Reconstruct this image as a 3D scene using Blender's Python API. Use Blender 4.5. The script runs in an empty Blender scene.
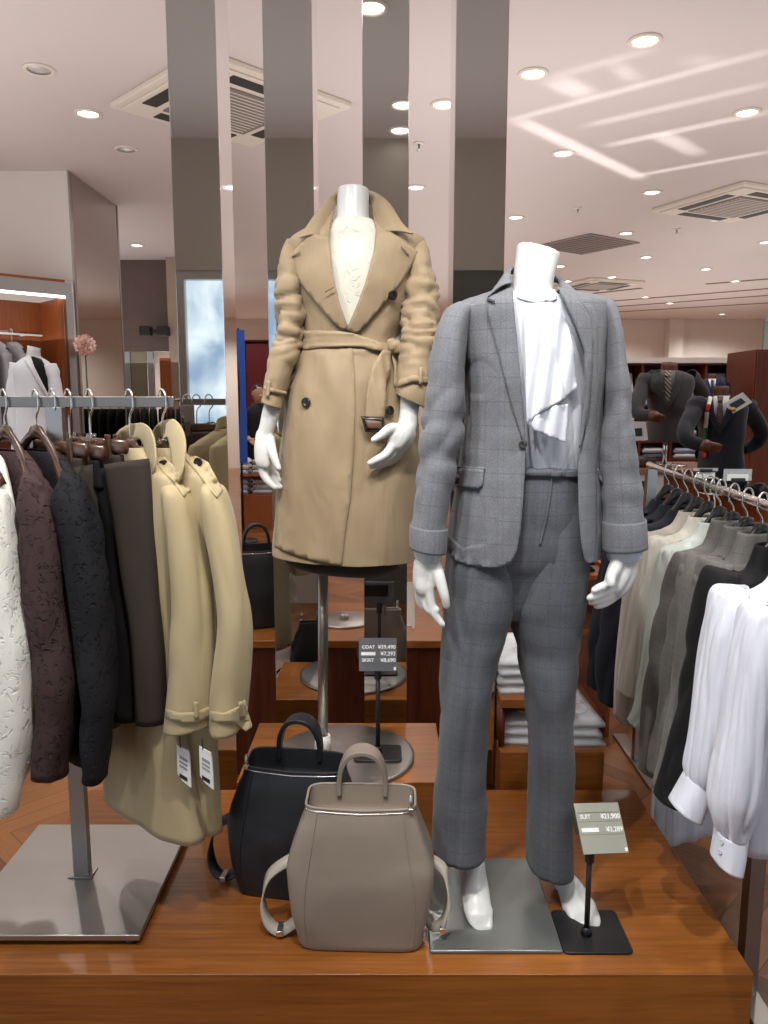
import bpy, bmesh, math, random
from mathutils import Vector, Matrix, noise
from mathutils.bvhtree import BVHTree
from mathutils.geometry import delaunay_2d_cdt
random.seed(7)
PI = math.pi
SC = bpy.context.scene
COL = SC.collection
def V(*a): return Vector(a)

# ------------------------------------------------------------ camera
F = 769.0; PITCH = math.radians(8.15); EYE = V(0, 0, 1.5)
FWD = V(0, math.cos(PITCH), -math.sin(PITCH)); UPV = V(0, math.sin(PITCH), math.cos(PITCH)); RGT = V(1, 0, 0)
cd = bpy.data.cameras.new('camera'); cam = bpy.data.objects.new('camera', cd); COL.objects.link(cam)
cam.location = EYE; cam.rotation_euler = (PI / 2 - PITCH, 0, 0)
cd.sensor_fit = 'VERTICAL'; cd.sensor_height = 36; cd.lens = F / 1024 * 36; cd.clip_start = .02; cd.clip_end = 100
SC.camera = cam
def ray(px, py): return FWD + RGT * ((px - 384) / F) + UPV * ((512 - py) / F)
def W(px, py, Y):                     # point of the vertical plane y = Y seen at that picture position
    d = ray(px, py); return EYE + d * (Y / d.y)
def G(px, py, z):                     # point of the horizontal plane at height z
    d = ray(px, py); return EYE + d * ((z - EYE.z) / d.z)
def proj(p):
    q = p - EYE; zc = q.dot(FWD)
    return 384 + F * q.x / zc, 512 - F * q.dot(UPV) / zc

# ------------------------------------------------------------ materials
def _mat(name):
    m = bpy.data.materials.new(name); m.use_nodes = True
    nt = m.node_tree; b = nt.nodes['Principled BSDF']
    return m, nt, b
def N(nt, kind, **kw):
    n = nt.nodes.new(kind)
    for k, v in kw.items():
        if k.startswith('i_'):
            key = k[2:].replace('_', ' ')
            n.inputs[key].default_value = v
        else: setattr(n, k, v)
    return n
def c4(c): return (c[0], c[1], c[2], 1)
def srgb(r, g, b):
    f = lambda u: (u / 255 / 12.92) if u <= 10 else (((u / 255) + .055) / 1.055) ** 2.4
    return (f(r), f(g), f(b))
def plain(name, col, rough=.5, metal=0., spec=.5, var=.08, scale=8., bump=0., bscale=60., **kw):
    m, nt, b = _mat(name)
    tc = N(nt, 'ShaderNodeTexCoord'); no = N(nt, 'ShaderNodeTexNoise', i_Scale=scale, i_Detail=3.)
    nt.links.new(tc.outputs['Object'], no.inputs['Vector'])
    mx = N(nt, 'ShaderNodeMix', data_type='RGBA'); mx.inputs[6].default_value = c4([c * (1 - var) for c in col]); mx.inputs[7].default_value = c4([min(1, c * (1 + var)) for c in col])
    nt.links.new(no.outputs['Fac'], mx.inputs[0]); nt.links.new(mx.outputs[2], b.inputs['Base Color'])
    b.inputs['Roughness'].default_value = rough; b.inputs['Metallic'].default_value = metal; b.inputs['Specular IOR Level'].default_value = spec
    if bump:
        n2 = N(nt, 'ShaderNodeTexNoise', i_Scale=bscale, i_Detail=4.); nt.links.new(tc.outputs['Object'], n2.inputs['Vector'])
        bp = N(nt, 'ShaderNodeBump', i_Strength=bump, i_Distance=.004); nt.links.new(n2.outputs['Fac'], bp.inputs['Height']); nt.links.new(bp.outputs[0], b.inputs['Normal'])
    for k, v in kw.items(): b.inputs[k.replace('_', ' ')].default_value = v
    return m
def glow(name, col, s):
    m, nt, b = _mat(name); b.inputs['Base Color'].default_value = c4(col); b.inputs['Emission Color'].default_value = c4(col); b.inputs['Emission Strength'].default_value = s
    return m
def mirror(name, col, rough=.02):
    m, nt, b = _mat(name); b.inputs['Base Color'].default_value = c4(col); b.inputs['Metallic'].default_value = 1; b.inputs['Roughness'].default_value = rough
    return m
def brushed(name, col, rough=.3, axis=(2, 60, 60)):
    m, nt, b = _mat(name)
    tc = N(nt, 'ShaderNodeTexCoord'); mp = N(nt, 'ShaderNodeMapping'); mp.inputs['Scale'].default_value = axis
    no = N(nt, 'ShaderNodeTexNoise', i_Scale=3., i_Detail=5.)
    nt.links.new(tc.outputs['Object'], mp.inputs[0]); nt.links.new(mp.outputs[0], no.inputs['Vector'])
    mr = N(nt, 'ShaderNodeMapRange', i_To_Min=rough * .75, i_To_Max=rough * 1.3); nt.links.new(no.outputs['Fac'], mr.inputs[0]); nt.links.new(mr.outputs[0], b.inputs['Roughness'])
    b.inputs['Base Color'].default_value = c4(col); b.inputs['Metallic'].default_value = 1
    return m
def wood(name, c1, c2, axis=(1.2, 30, 30), rough=.32, spec=.5, coat=0.):
    m, nt, b = _mat(name)
    tc = N(nt, 'ShaderNodeTexCoord'); mp = N(nt, 'ShaderNodeMapping'); mp.inputs['Scale'].default_value = axis
    n1 = N(nt, 'ShaderNodeTexNoise', i_Scale=3., i_Detail=6., i_Roughness=.65)
    n2 = N(nt, 'ShaderNodeTexNoise', i_Scale=1.4, i_Detail=2.)
    nt.links.new(tc.outputs['Object'], mp.inputs[0]); nt.links.new(mp.outputs[0], n1.inputs['Vector']); nt.links.new(tc.outputs['Object'], n2.inputs['Vector'])
    ad = N(nt, 'ShaderNodeMath', operation='MULTIPLY_ADD'); ad.inputs[1].default_value = .5
    nt.links.new(n2.outputs['Fac'], ad.inputs[0]); nt.links.new(n1.outputs['Fac'], ad.inputs[2])
    cr = N(nt, 'ShaderNodeValToRGB'); cr.color_ramp.elements[0].color = c4(c1); cr.color_ramp.elements[1].color = c4(c2)
    cr.color_ramp.elements[0].position = .5; cr.color_ramp.elements[1].position = .95
    nt.links.new(ad.outputs[0], cr.inputs[0]); nt.links.new(cr.outputs[0], b.inputs['Base Color'])
    b.inputs['Roughness'].default_value = rough; b.inputs['Specular IOR Level'].default_value = spec; b.inputs['Coat Weight'].default_value = coat; b.inputs['Coat Roughness'].default_value = .15
    bp = N(nt, 'ShaderNodeBump', i_Strength=.05, i_Distance=.002); nt.links.new(n1.outputs['Fac'], bp.inputs['Height']); nt.links.new(bp.outputs[0], b.inputs['Normal'])
    return m
def cloth(name, col, rough=.85, weave=900., var=.12, bump=.12, fold=0., sheen=.15, foldscale=(14, 14, 3), alpha=1., trans=0.):
    m, nt, b = _mat(name)
    tc = N(nt, 'ShaderNodeTexCoord')
    w = N(nt, 'ShaderNodeTexNoise', i_Scale=weave, i_Detail=2.); nt.links.new(tc.outputs['UV'], w.inputs['Vector'])
    l = N(nt, 'ShaderNodeTexNoise', i_Scale=9., i_Detail=3.); nt.links.new(tc.outputs['Object'], l.inputs['Vector'])
    ad = N(nt, 'ShaderNodeMath', operation='MULTIPLY_ADD'); ad.inputs[1].default_value = .5; nt.links.new(w.outputs['Fac'], ad.inputs[0])
    hl = N(nt, 'ShaderNodeMath', operation='MULTIPLY'); hl.inputs[1].default_value = .5; nt.links.new(l.outputs['Fac'], hl.inputs[0]); nt.links.new(hl.outputs[0], ad.inputs[2])
    mx = N(nt, 'ShaderNodeMix', data_type='RGBA'); mx.inputs[6].default_value = c4([c * (1 - var) for c in col]); mx.inputs[7].default_value = c4([min(1, c * (1 + var)) for c in col])
    nt.links.new(ad.outputs[0], mx.inputs[0]); nt.links.new(mx.outputs[2], b.inputs['Base Color'])
    b.inputs['Roughness'].default_value = rough; b.inputs['Specular IOR Level'].default_value = .25; b.inputs['Sheen Weight'].default_value = sheen; b.inputs['Sheen Roughness'].default_value = .5
    bp = N(nt, 'ShaderNodeBump', i_Strength=bump, i_Distance=.001); nt.links.new(w.outputs['Fac'], bp.inputs['Height'])
    last = bp
    if fold:
        mp = N(nt, 'ShaderNodeMapping'); mp.inputs['Scale'].default_value = foldscale; nt.links.new(tc.outputs['Object'], mp.inputs[0])
        fn = N(nt, 'ShaderNodeTexNoise', i_Scale=1., i_Detail=2., i_Distortion=.6); nt.links.new(mp.outputs[0], fn.inputs['Vector'])
        b2 = N(nt, 'ShaderNodeBump', i_Strength=fold, i_Distance=.02); nt.links.new(fn.outputs['Fac'], b2.inputs['Height']); nt.links.new(bp.outputs[0], b2.inputs['Normal']); last = b2
    nt.links.new(last.outputs[0], b.inputs['Normal'])
    if alpha < 1: b.inputs['Alpha'].default_value = alpha
    if trans: b.inputs['Transmission Weight'].default_value = trans
    return m
def plaid(name, base, dark, blue, cell=(.036, .05), rough=.75):
    """Glen check: heathered yarn, fine dark lines both ways and a faint blue overcheck; UV in metres."""
    m, nt, b = _mat(name); L = nt.links.new
    tc = N(nt, 'ShaderNodeTexCoord'); sp = N(nt, 'ShaderNodeSeparateXYZ'); L(tc.outputs['UV'], sp.inputs[0])
    def lines(sock, period, width, off):
        a = N(nt, 'ShaderNodeMath', operation='MULTIPLY_ADD'); a.inputs[1].default_value = 1 / period; a.inputs[2].default_value = off; L(sock, a.inputs[0])
        f = N(nt, 'ShaderNodeMath', operation='FRACT'); L(a.outputs[0], f.inputs[0])
        s = N(nt, 'ShaderNodeMath', operation='SUBTRACT'); s.inputs[1].default_value = .5; L(f.outputs[0], s.inputs[0])
        ab = N(nt, 'ShaderNodeMath', operation='ABSOLUTE'); L(s.outputs[0], ab.inputs[0])
        r = N(nt, 'ShaderNodeMapRange', i_From_Min=width / period * .5, i_From_Max=width / period * 1.0, i_To_Min=1., i_To_Max=0.); L(ab.outputs[0], r.inputs[0]); return r.outputs[0]
    def band(sock, period): return lines(sock, period, period * .26, 0.)
    def mul(a, k):
        x = N(nt, 'ShaderNodeMath', operation='MULTIPLY'); L(a, x.inputs[0]); x.inputs[1].default_value = k; return x.outputs[0]
    def mx2(a, c):
        x = N(nt, 'ShaderNodeMath', operation='MAXIMUM'); L(a, x.inputs[0]); L(c, x.inputs[1]); return x.outputs[0]
    X, Y = sp.outputs[0], sp.outputs[1]
    fine = mx2(mul(band(X, cell[0]), .16), mul(band(Y, cell[1]), .16))
    dk = mx2(mul(lines(X, cell[0], .0013, .5), .22), mul(lines(Y, cell[1], .0013, .5), .36))
    bl = mx2(mul(lines(X, cell[0] * 2, .0022, .15), .26), mul(lines(Y, cell[1] * 2, .0022, .15), .14))
    h = N(nt, 'ShaderNodeTexNoise', i_Scale=1., i_Detail=2.); mp = N(nt, 'ShaderNodeMapping'); mp.inputs['Scale'].default_value = (900, 250, 1); L(tc.outputs['UV'], mp.inputs[0]); L(mp.outputs[0], h.inputs['Vector'])
    h2 = N(nt, 'ShaderNodeTexNoise', i_Scale=1., i_Detail=2.); mq = N(nt, 'ShaderNodeMapping'); mq.inputs['Scale'].default_value = (250, 900, 1); L(tc.outputs['UV'], mq.inputs[0]); L(mq.outputs[0], h2.inputs['Vector'])
    hs = N(nt, 'ShaderNodeMath', operation='ADD'); L(h.outputs['Fac'], hs.inputs[0]); L(h2.outputs['Fac'], hs.inputs[1])
    hr = N(nt, 'ShaderNodeMapRange', i_From_Min=.7, i_From_Max=1.3, i_To_Min=0., i_To_Max=1.); L(hs.outputs[0], hr.inputs[0])
    a = N(nt, 'ShaderNodeMix', data_type='RGBA'); a.inputs[6].default_value = c4([c * .62 for c in base]); a.inputs[7].default_value = c4([c * 1.38 for c in base]); L(hr.outputs[0], a.inputs[0])
    def over(prev, fac, col):
        x = N(nt, 'ShaderNodeMix', data_type='RGBA'); L(fac, x.inputs[0]); L(prev, x.inputs[6]); x.inputs[7].default_value = c4(col); return x.outputs[2]
    o = over(a.outputs[2], fine, dark); o = over(o, dk, [c * .6 for c in dark]); o = over(o, bl, blue)
    L(o, b.inputs['Base Color']); b.inputs['Roughness'].default_value = rough; b.inputs['Specular IOR Level'].default_value = .3; b.inputs['Sheen Weight'].default_value = .1
    bp = N(nt, 'ShaderNodeBump', i_Strength=.1, i_Distance=.001); L(hs.outputs[0], bp.inputs['Height']); L(bp.outputs[0], b.inputs['Normal'])
    return m
def embossed(name, col, rough=.8, scale=38., strength=.9, var=.25, sheen=.2):
    """Lace or jacquard: raised curling motif."""
    m, nt, b = _mat(name); L = nt.links.new
    tc = N(nt, 'ShaderNodeTexCoord')
    n0 = N(nt, 'ShaderNodeTexNoise', i_Scale=scale * .6, i_Detail=2., i_Distortion=2.2); L(tc.outputs['Object'], n0.inputs['Vector'])
    v = N(nt, 'ShaderNodeTexVoronoi', feature='SMOOTH_F1', i_Scale=scale); mxv = N(nt, 'ShaderNodeMix', data_type='VECTOR'); mxv.inputs[0].default_value = .06
    L(tc.outputs['Object'], mxv.inputs[4]); L(n0.outputs['Color'], mxv.inputs[5]); L(mxv.outputs[1], v.inputs['Vector'])
    s = N(nt, 'ShaderNodeMath', operation='MULTIPLY_ADD'); s.inputs[1].default_value = .9; L(n0.outputs['Fac'], s.inputs[0]); L(v.outputs['Distance'], s.inputs[2])
    cr = N(nt, 'ShaderNodeMapRange', i_From_Min=.35, i_From_Max=.85); cr.interpolation_type = 'SMOOTHSTEP'; L(s.outputs[0], cr.inputs[0])
    mx = N(nt, 'ShaderNodeMix', data_type='RGBA'); mx.inputs[6].default_value = c4([c * (1 - var) for c in col]); mx.inputs[7].default_value = c4([min(1, c * (1 + var)) for c in col]); L(cr.outputs[0], mx.inputs[0]); L(mx.outputs[2], b.inputs['Base Color'])
    bp = N(nt, 'ShaderNodeBump', i_Strength=strength, i_Distance=.006); L(cr.outputs[0], bp.inputs['Height']); L(bp.outputs[0], b.inputs['Normal'])
    b.inputs['Roughness'].default_value = rough; b.inputs['Sheen Weight'].default_value = sheen; b.inputs['Specular IOR Level'].default_value = .25
    return m
def leather(name, col, rough=.42):
    m, nt, b = _mat(name); L = nt.links.new
    tc = N(nt, 'ShaderNodeTexCoord'); v = N(nt, 'ShaderNodeTexVoronoi', i_Scale=900.); L(tc.outputs['Object'], v.inputs['Vector'])
    no = N(nt, 'ShaderNodeTexNoise', i_Scale=6., i_Detail=3.); L(tc.outputs['Object'], no.inputs['Vector'])
    mx = N(nt, 'ShaderNodeMix', data_type='RGBA'); mx.inputs[6].default_value = c4([c * .93 for c in col]); mx.inputs[7].default_value = c4([c * 1.07 for c in col]); L(no.outputs['Fac'], mx.inputs[0]); L(mx.outputs[2], b.inputs['Base Color'])
    bp = N(nt, 'ShaderNodeBump', i_Strength=.12, i_Distance=.001); L(v.outputs['Distance'], bp.inputs['Height']); L(bp.outputs[0], b.inputs['Normal'])
    b.inputs['Roughness'].default_value = rough; b.inputs['Specular IOR Level'].default_value = .4
    return m

# ------------------------------------------------------------ mesh building
class MB:
    def __init__(s): s.v = []; s.f = []; s.uv = []      # uv per vertex
    def add(s, vs, fs, uv=None):
        o = len(s.v); s.v += [Vector(p) for p in vs]; s.f += [tuple(i + o for i in f) for f in fs]
        s.uv += uv if uv else [(p[0] + p[1] * .7, p[2] + p[1] * .7) for p in vs]
        return s
    def box(s, lo, hi, rot=None, about=None):
        x0, y0, z0 = lo; x1, y1, z1 = hi
        vs = [V(x, y, z) for z in (z0, z1) for y in (y0, y1) for x in (x0, x1)]
        if rot is not None:
            a = about or (V(*lo) + V(*hi)) / 2
            vs = [a + rot @ (p - a) for p in vs]
        return s.add(vs, [(0, 2, 3, 1), (4, 5, 7, 6), (0, 1, 5, 4), (2, 6, 7, 3), (0, 4, 6, 2), (1, 3, 7, 5)])
    def prism(s, pts, axis, closed=True):
        """extrude polygon (list of points) by vector."""
        n = len(pts); a = [Vector(p) for p in pts]; b = [p + axis for p in a]
        return s.add(a + b, [tuple(range(n))[::-1], tuple(range(n, 2 * n))] + [(i, (i + 1) % n, n + (i + 1) % n, n + i) for i in range(n)])
    def loft(s, rings, closed=True, cap0=False, cap1=False, uvs=None):
        n = len(rings[0]); vs = [p for r in rings for p in r]; fs = []
        for i in range(len(rings) - 1):
            for k in range(n if closed else n - 1):
                k2 = (k + 1) % n
                fs.append((i * n + k, i * n + k2, (i + 1) * n + k2, (i + 1) * n + k))
        if cap0: fs.append(tuple(range(n))[::-1])
        if cap1: fs.append(tuple((len(rings) - 1) * n + k for k in range(n)))
        if uvs is None:
            mid = rings[len(rings) // 2]; us = [0]
            for k in range(1, n): us.append(us[-1] + (mid[k] - mid[k - 1]).length)
            vv = 0; uvs = []; pc = None
            for r in rings:
                c = sum(r, V(0, 0, 0)) / n
                if pc is not None: vv += (c - pc).length
                pc = c; uvs += [(u, -vv) for u in us]
        return s.add(vs, fs, uvs)
    def tube(s, path, r, n=10, cap=True, flat=1., hint=None):
        path = [Vector(p) for p in path]; rr = r if isinstance(r, (list, tuple)) else [r] * len(path)
        h = Vector(hint) if hint else None; rings = []
        for i, p in enumerate(path):
            t = (path[min(i + 1, len(path) - 1)] - path[max(i - 1, 0)]).normalized()
            if h is None: h = V(0, 0, 1) if abs(t.z) < .9 else V(0, 1, 0)
            a = h - t * h.dot(t)
            if a.length < 1e-5: a = V(1, 0, 0) - t * t.x
            a.normalize(); b = t.cross(a); h = a
            rings.append([p + a * (math.cos(2 * PI * k / n) * rr[i]) + b * (math.sin(2 * PI * k / n) * rr[i] * flat) for k in range(n)])
        return s.loft(rings, True, cap, cap)
    def ribbon(s, path, width, thick=.002, wdir=(0, 1, 0)):
        path = [Vector(p) for p in path]; wd = Vector(wdir); rings = []
        ww = width if isinstance(width, (list, tuple)) else [width] * len(path)
        for i, p in enumerate(path):
            t = (path[min(i + 1, len(path) - 1)] - path[max(i - 1, 0)]).normalized()
            a = (wd - t * wd.dot(t)).normalized(); b = t.cross(a).normalized(); w = ww[i] / 2; h = thick / 2
            rings.append([p + a * w + b * h, p - a * w + b * h, p - a * w - b * h, p + a * w - b * h])
        return s.loft(rings, True, True, True)
    def lathe(s, prof, c=(0, 0, 0), n=32, sx=1., sy=1., axis='Z', cap=False):
        c = Vector(c); rings = []
        for r, z in prof:
            rg = []
            for k in range(n):
                a = 2 * PI * k / n; p = V(r * math.cos(a) * sx, r * math.sin(a) * sy, z)
                if axis == 'Y': p = V(p.x, -p.z, p.y)
                if axis == 'X': p = V(p.z, p.y, p.x)
                rg.append(c + p)
            rings.append(rg)
        return s.loft(rings, True, cap and prof[0][0] > 1e-6, cap and prof[-1][0] > 1e-6)
    def displaced(s, fn):
        bm = bmesh.new(); vv = [bm.verts.new(p) for p in s.v]
        for f in s.f:
            try: bm.faces.new([vv[i] for i in f])
            except ValueError: pass
        bm.normal_update()
        s.v = [v.co + v.normal * fn(v.co, s.uv[i]) for i, v in enumerate(vv)]; bm.free(); return s
    def bvh(s): return BVHTree.FromPolygons(s.v, s.f)

def obj(name, mb, mat, parent=None, smooth=True, sub=0, solid=0., bevel=0., angle=None, bseg=2, offset=0., remesh=0., smoothit=0):
    me = bpy.data.meshes.new(name)
    root = parent
    off = V(0, 0, 0)
    while root is not None: off += root.location; root = root.parent
    if parent is None:
        xs = [p.x for p in mb.v]; ys = [p.y for p in mb.v]; zs = [p.z for p in mb.v]
        off = V((min(xs) + max(xs)) / 2, (min(ys) + max(ys)) / 2, min(zs))
    me.from_pydata([p - off for p in mb.v], [], mb.f)
    uvl = me.uv_layers.new(name='uv')
    for l in me.loops: uvl.data[l.index].uv = mb.uv[l.vertex_index]
    bm = bmesh.new(); bm.from_mesh(me); bmesh.ops.recalc_face_normals(bm, faces=bm.faces[:]); bm.to_mesh(me); bm.free()
    me.materials.append(mat); me.update()
    o = bpy.data.objects.new(name, me); COL.objects.link(o)
    if parent is None: o.location = off
    else: o.parent = parent
    if remesh:
        md = o.modifiers.new('r', 'REMESH'); md.mode = 'VOXEL'; md.voxel_size = remesh; md.use_smooth_shade = True
        if smoothit: ms = o.modifiers.new('s', 'SMOOTH'); ms.iterations = smoothit; ms.factor = .5
    if bevel:
        bv = o.modifiers.new('b', 'BEVEL'); bv.width = bevel; bv.segments = bseg; bv.limit_method = 'ANGLE'; bv.angle_limit = math.radians(40)
    if sub: ss = o.modifiers.new('u', 'SUBSURF'); ss.levels = sub; ss.render_levels = sub
    if solid: so = o.modifiers.new('t', 'SOLIDIFY'); so.thickness = solid; so.offset = 0. if offset == 1 else offset
    if smooth:
        for p in me.polygons: p.use_smooth = True
        if bevel or angle:
            try: me.set_sharp_from_angle(angle=math.radians(angle or 40))
            except Exception: pass
    return o
def tag(o, label=None, cat=None, group=None, kind=None):
    if label: o['label'] = label
    if cat: o['category'] = cat
    if group: o['group'] = group
    if kind: o['kind'] = kind
    return o
def thing(name, label, cat, loc=(0, 0, 0), group=None):
    o = bpy.data.objects.new(name, None); COL.objects.link(o); o.location = Vector(loc); o.empty_display_size = .1
    return tag(o, label, cat, group)
def struct(name, mb, mat, parent=None, **kw):
    kw.setdefault('smooth', False); o = obj(name, mb, mat, parent, **kw)
    if parent is None: o['kind'] = 'structure'
    return o
def dup(root, loc, rotz=None, label=None, group=None):
    r = root.copy(); COL.objects.link(r); r.location = Vector(loc)
    if rotz is not None: r.rotation_euler.z = rotz
    if label: r['label'] = label
    if group: r['group'] = group
    for ch in list(root.children):
        c = ch.copy(); COL.objects.link(c); c.parent = r
        for g in list(ch.children):
            d = g.copy(); COL.objects.link(d); d.parent = c
    return r

# splines and silhouettes
def catmull(rows, m):
    """resample a list of equal-length number lists, m steps per span."""
    out = []; n = len(rows)
    for i in range(n - 1):
        p0, p1, p2, p3 = rows[max(i - 1, 0)], rows[i], rows[i + 1], rows[min(i + 2, n - 1)]
        for j in range(m):
            t = j / m; t2 = t * t; t3 = t2 * t
            out.append([.5 * (2 * b + (-a + c) * t + (2 * a - 5 * b + 4 * c - d) * t2 + (-a + 3 * b - 3 * c + d) * t3) for a, b, c, d in zip(p0, p1, p2, p3)])
    out.append(list(rows[-1])); return out
def smooth_path(pts, m=6): return [V(*r) for r in catmull([list(p) for p in pts], m)]
def sring(xl, yl, xr, yr, Y, b, n=32, power=2.3, bx=0.):
    L = W(xl, yl, Y); R = W(xr, yr, Y); C = (L + R) / 2; A = (R - L) / 2; B = V(bx, b, 0); r = []
    for k in range(n):
        th = PI / 2 + 2 * PI * k / n; c, s_ = math.cos(th), math.sin(th)
        c = math.copysign(abs(c) ** (2 / power), c); s_ = math.copysign(abs(s_) ** (2 / power), s_)
        r.append(C + A * c + B * s_)
    return r
def sil(rows, m=4, n=32, power=2.3, mb=None, cap0=False, cap1=False):
    """rows: (x left, y left, x right, y right, depth, half thickness[, shear])."""
    rows = [list(r) + ([0.] if len(r) == 6 else []) for r in rows]
    rr = catmull(rows, m); mb = mb or MB()
    return mb.loft([sring(*r[:6], n=n, power=power, bx=r[6]) for r in rr], True, cap0, cap1)
def inside(p, poly):
    x, y = p; c = False; j = len(poly) - 1
    for i in range(len(poly)):
        xi, yi = poly[i]; xj, yj = poly[j]
        if (yi > y) != (yj > y) and x < (xj - xi) * (y - yi) / (yj - yi) + xi: c = not c
        j = i
    return c
def near_on(p, poly):
    best = None; P = V(p[0], p[1], 0)
    for i in range(len(poly)):
        a = V(*poly[i], 0); b = V(*poly[(i + 1) % len(poly)], 0); d = b - a
        t = 0 if d.length_squared == 0 else max(0, min(1, (P - a).dot(d) / d.length_squared)); q = a + d * t
        e = (P - q).length
        if best is None or e < best[0]: best = (e, q.x, q.y)
    return best
def cut(mb, poly, ymax):
    """open a garment front: remove the faces whose centre lies within the outline and nearer than ymax, and snap the new edge onto the outline."""
    bv = mb.bvh(); keep = []; gone = set(); used = {}
    pr = [proj(p) for p in mb.v]
    for f in mb.f:
        c = sum((mb.v[i] for i in f), V(0, 0, 0)) / len(f)
        if c.y < ymax and inside(proj(c), poly): gone.update(f)
        else: keep.append(f)
    edge = {i for f in keep for i in f if i in gone}
    for i in edge:
        e, x, y = near_on(pr[i], poly)
        if e < 14:
            d = ray(x, y).normalized(); h = bv.ray_cast(EYE, d)
            if h[0] is not None and (h[0] - mb.v[i]).length < .12: mb.v[i] = h[0]
    mb.f = keep; return mb
def chaikin(pts, k=1):
    for _ in range(k):
        out = []
        for i in range(len(pts)):
            a, b = pts[i], pts[(i + 1) % len(pts)]
            out += [(a[0] * .75 + b[0] * .25, a[1] * .75 + b[1] * .25), (a[0] * .25 + b[0] * .75, a[1] * .25 + b[1] * .75)]
        pts = out
    return pts
def drape(poly, bvs, lift=.004, step=3., fallback=None, liftfn=None, uvs=1.):
    """a cloth patch whose outline is poly, lying on the surfaces bvs at a height lift above them."""
    pts = []
    for i in range(len(poly)):
        a, b = poly[i], poly[(i + 1) % len(poly)]; L = math.hypot(b[0] - a[0], b[1] - a[1]); k = max(1, int(L / step))
        pts += [(a[0] + (b[0] - a[0]) * j / k, a[1] + (b[1] - a[1]) * j / k) for j in range(k)]
    nb = len(pts); xs = [p[0] for p in pts]; ys = [p[1] for p in pts]
    y = min(ys) + step * .5; row = 0
    while y < max(ys):
        x = min(xs) + (step * .5 if row % 2 else 0)
        while x < max(xs):
            if inside((x, y), pts) and near_on((x, y), poly)[0] > step * .45: pts.append((x, y))
            x += step
        y += step * .87; row += 1
    vs, es, fs, *_ = delaunay_2d_cdt([Vector(p) for p in pts], [], [list(range(nb))], 1, 1e-4)
    out = []; miss = []
    for p in vs:
        d = ray(p.x, p.y).normalized(); best = None
        for bv in bvs:
            h = bv.ray_cast(EYE, d)
            if h[0] is not None and (best is None or h[3] < best[3]): best = h
        if best is None: miss.append(len(out)); out.append(None)
        else:
            l = lift + (liftfn(p.x, p.y) if liftfn else 0)
            out.append(best[0] - d * l)
    ok = [(vs[i], o) for i, o in enumerate(out) if o is not None]
    for i in miss:
        d = ray(vs[i].x, vs[i].y)
        if ok: q = min(ok, key=lambda t: (t[0] - vs[i]).length_squared)[1]; Yq = q.y
        else: Yq = fallback
        out[i] = EYE + d * (Yq / d.y)
    mb = MB(); mb.add(out, [tuple(f) for f in fs], [(p.x * uvs, -p.z * uvs) for p in out]); return mb
def fbm(p, s, o=3): return noise.fractal(Vector(p) * s, 1., 2., o, noise_basis='PERLIN_ORIGINAL')
def disc_on(px, py, r, bvs, lift=.002):
    """centre and facing of a button at that spot of a garment."""
    d = ray(px, py).normalized(); best = None
    for bv in bvs:
        h = bv.ray_cast(EYE, d)
        if h[0] is not None and (best is None or h[3] < best[3]): best = h
    nrm = best[1] if best[1].dot(d) < 0 else -best[1]
    return best[0] + nrm * lift, nrm
def button_mb(c, nrm, r, t=.003):
    q = nrm.to_track_quat('Z', 'Y').to_matrix(); mb = MB()
    mb.lathe([(0, t * .55), (r * .55, t * .6), (r * .8, t), (r, t * .75), (r, 0), (0, 0)], (0, 0, 0), 20)
    mb.v = [c + q @ p for p in mb.v]
    for a in range(4):                                   # four thread holes
        e = MB().lathe([(0, t * .75), (r * .1, t * .7), (r * .1, t * .5)], (r * .22 * math.cos(a * PI / 2 + .78), r * .22 * math.sin(a * PI / 2 + .78), 0), 8)
        mb.add([c + q @ p for p in e.v], e.f, e.uv)
    return mb
def text(name, body, size, mat, parent, loc, rot, align='LEFT', ext=.0003):
    """raised lettering as a mesh."""
    cu = bpy.data.curves.new(name, 'FONT'); cu.body = body; cu.size = size; cu.extrude = ext; cu.offset = size * .02; cu.align_x = align; cu.align_y = 'CENTER'
    t = bpy.data.objects.new('tmp_text', cu); COL.objects.link(t); bpy.context.view_layer.update()
    me = bpy.data.meshes.new_from_object(t.evaluated_get(bpy.context.evaluated_depsgraph_get())); bpy.data.objects.remove(t); bpy.data.curves.remove(cu)
    me.name = name; me.materials.clear(); me.materials.append(mat)
    o = bpy.data.objects.new(name, me); COL.objects.link(o); o.parent = parent; o.location = loc; o.rotation_euler = rot
    return o

def ridge(q): return 1 - min(1, abs(noise.noise(q)) * 2.4)
# ------------------------------------------------------------ materials of the place
CEIL = 3.3; PZ = .29; TZ = .492
M = {}
M['ceil'] = plain('ceiling_paint', srgb(214, 202, 198), .7, var=.02, scale=1.)
M['wall'] = plain('wall_paint', srgb(228, 220, 212), .8, var=.02, scale=1.)
M['wallgrey'] = plain('grey_wall_paint', srgb(170, 160, 150), .7, var=.04, scale=1.)
M['cherry'] = wood('cherry_veneer', srgb(116, 66, 26), srgb(160, 98, 44), rough=.28)
M['cherry_v'] = wood('cherry_veneer_upright', srgb(126, 62, 24), srgb(168, 92, 42), axis=(30, 30, 1.2), rough=.35)
M['darkwood'] = wood('dark_cherry_veneer', srgb(78, 34, 18), srgb(112, 54, 30), axis=(30, 30, 1.2), rough=.4)
M['mirror'] = mirror('mirror_steel', (.68, .68, .66))
M['mirrorside'] = mirror('polished_edge_steel', (.80, .78, .76), .06)
M['steel'] = brushed('brushed_steel', (.40, .375, .355), .36)
M['chrome'] = mirror('chrome', (.78, .78, .78), .12)
M['hookwire'] = mirror('hook_wire', (.8, .8, .78), .2)
M['black'] = plain('black_paint', (.012, .012, .013), .45)
M['dark'] = plain('dark_grille', (.03, .028, .027), .6)
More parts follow.
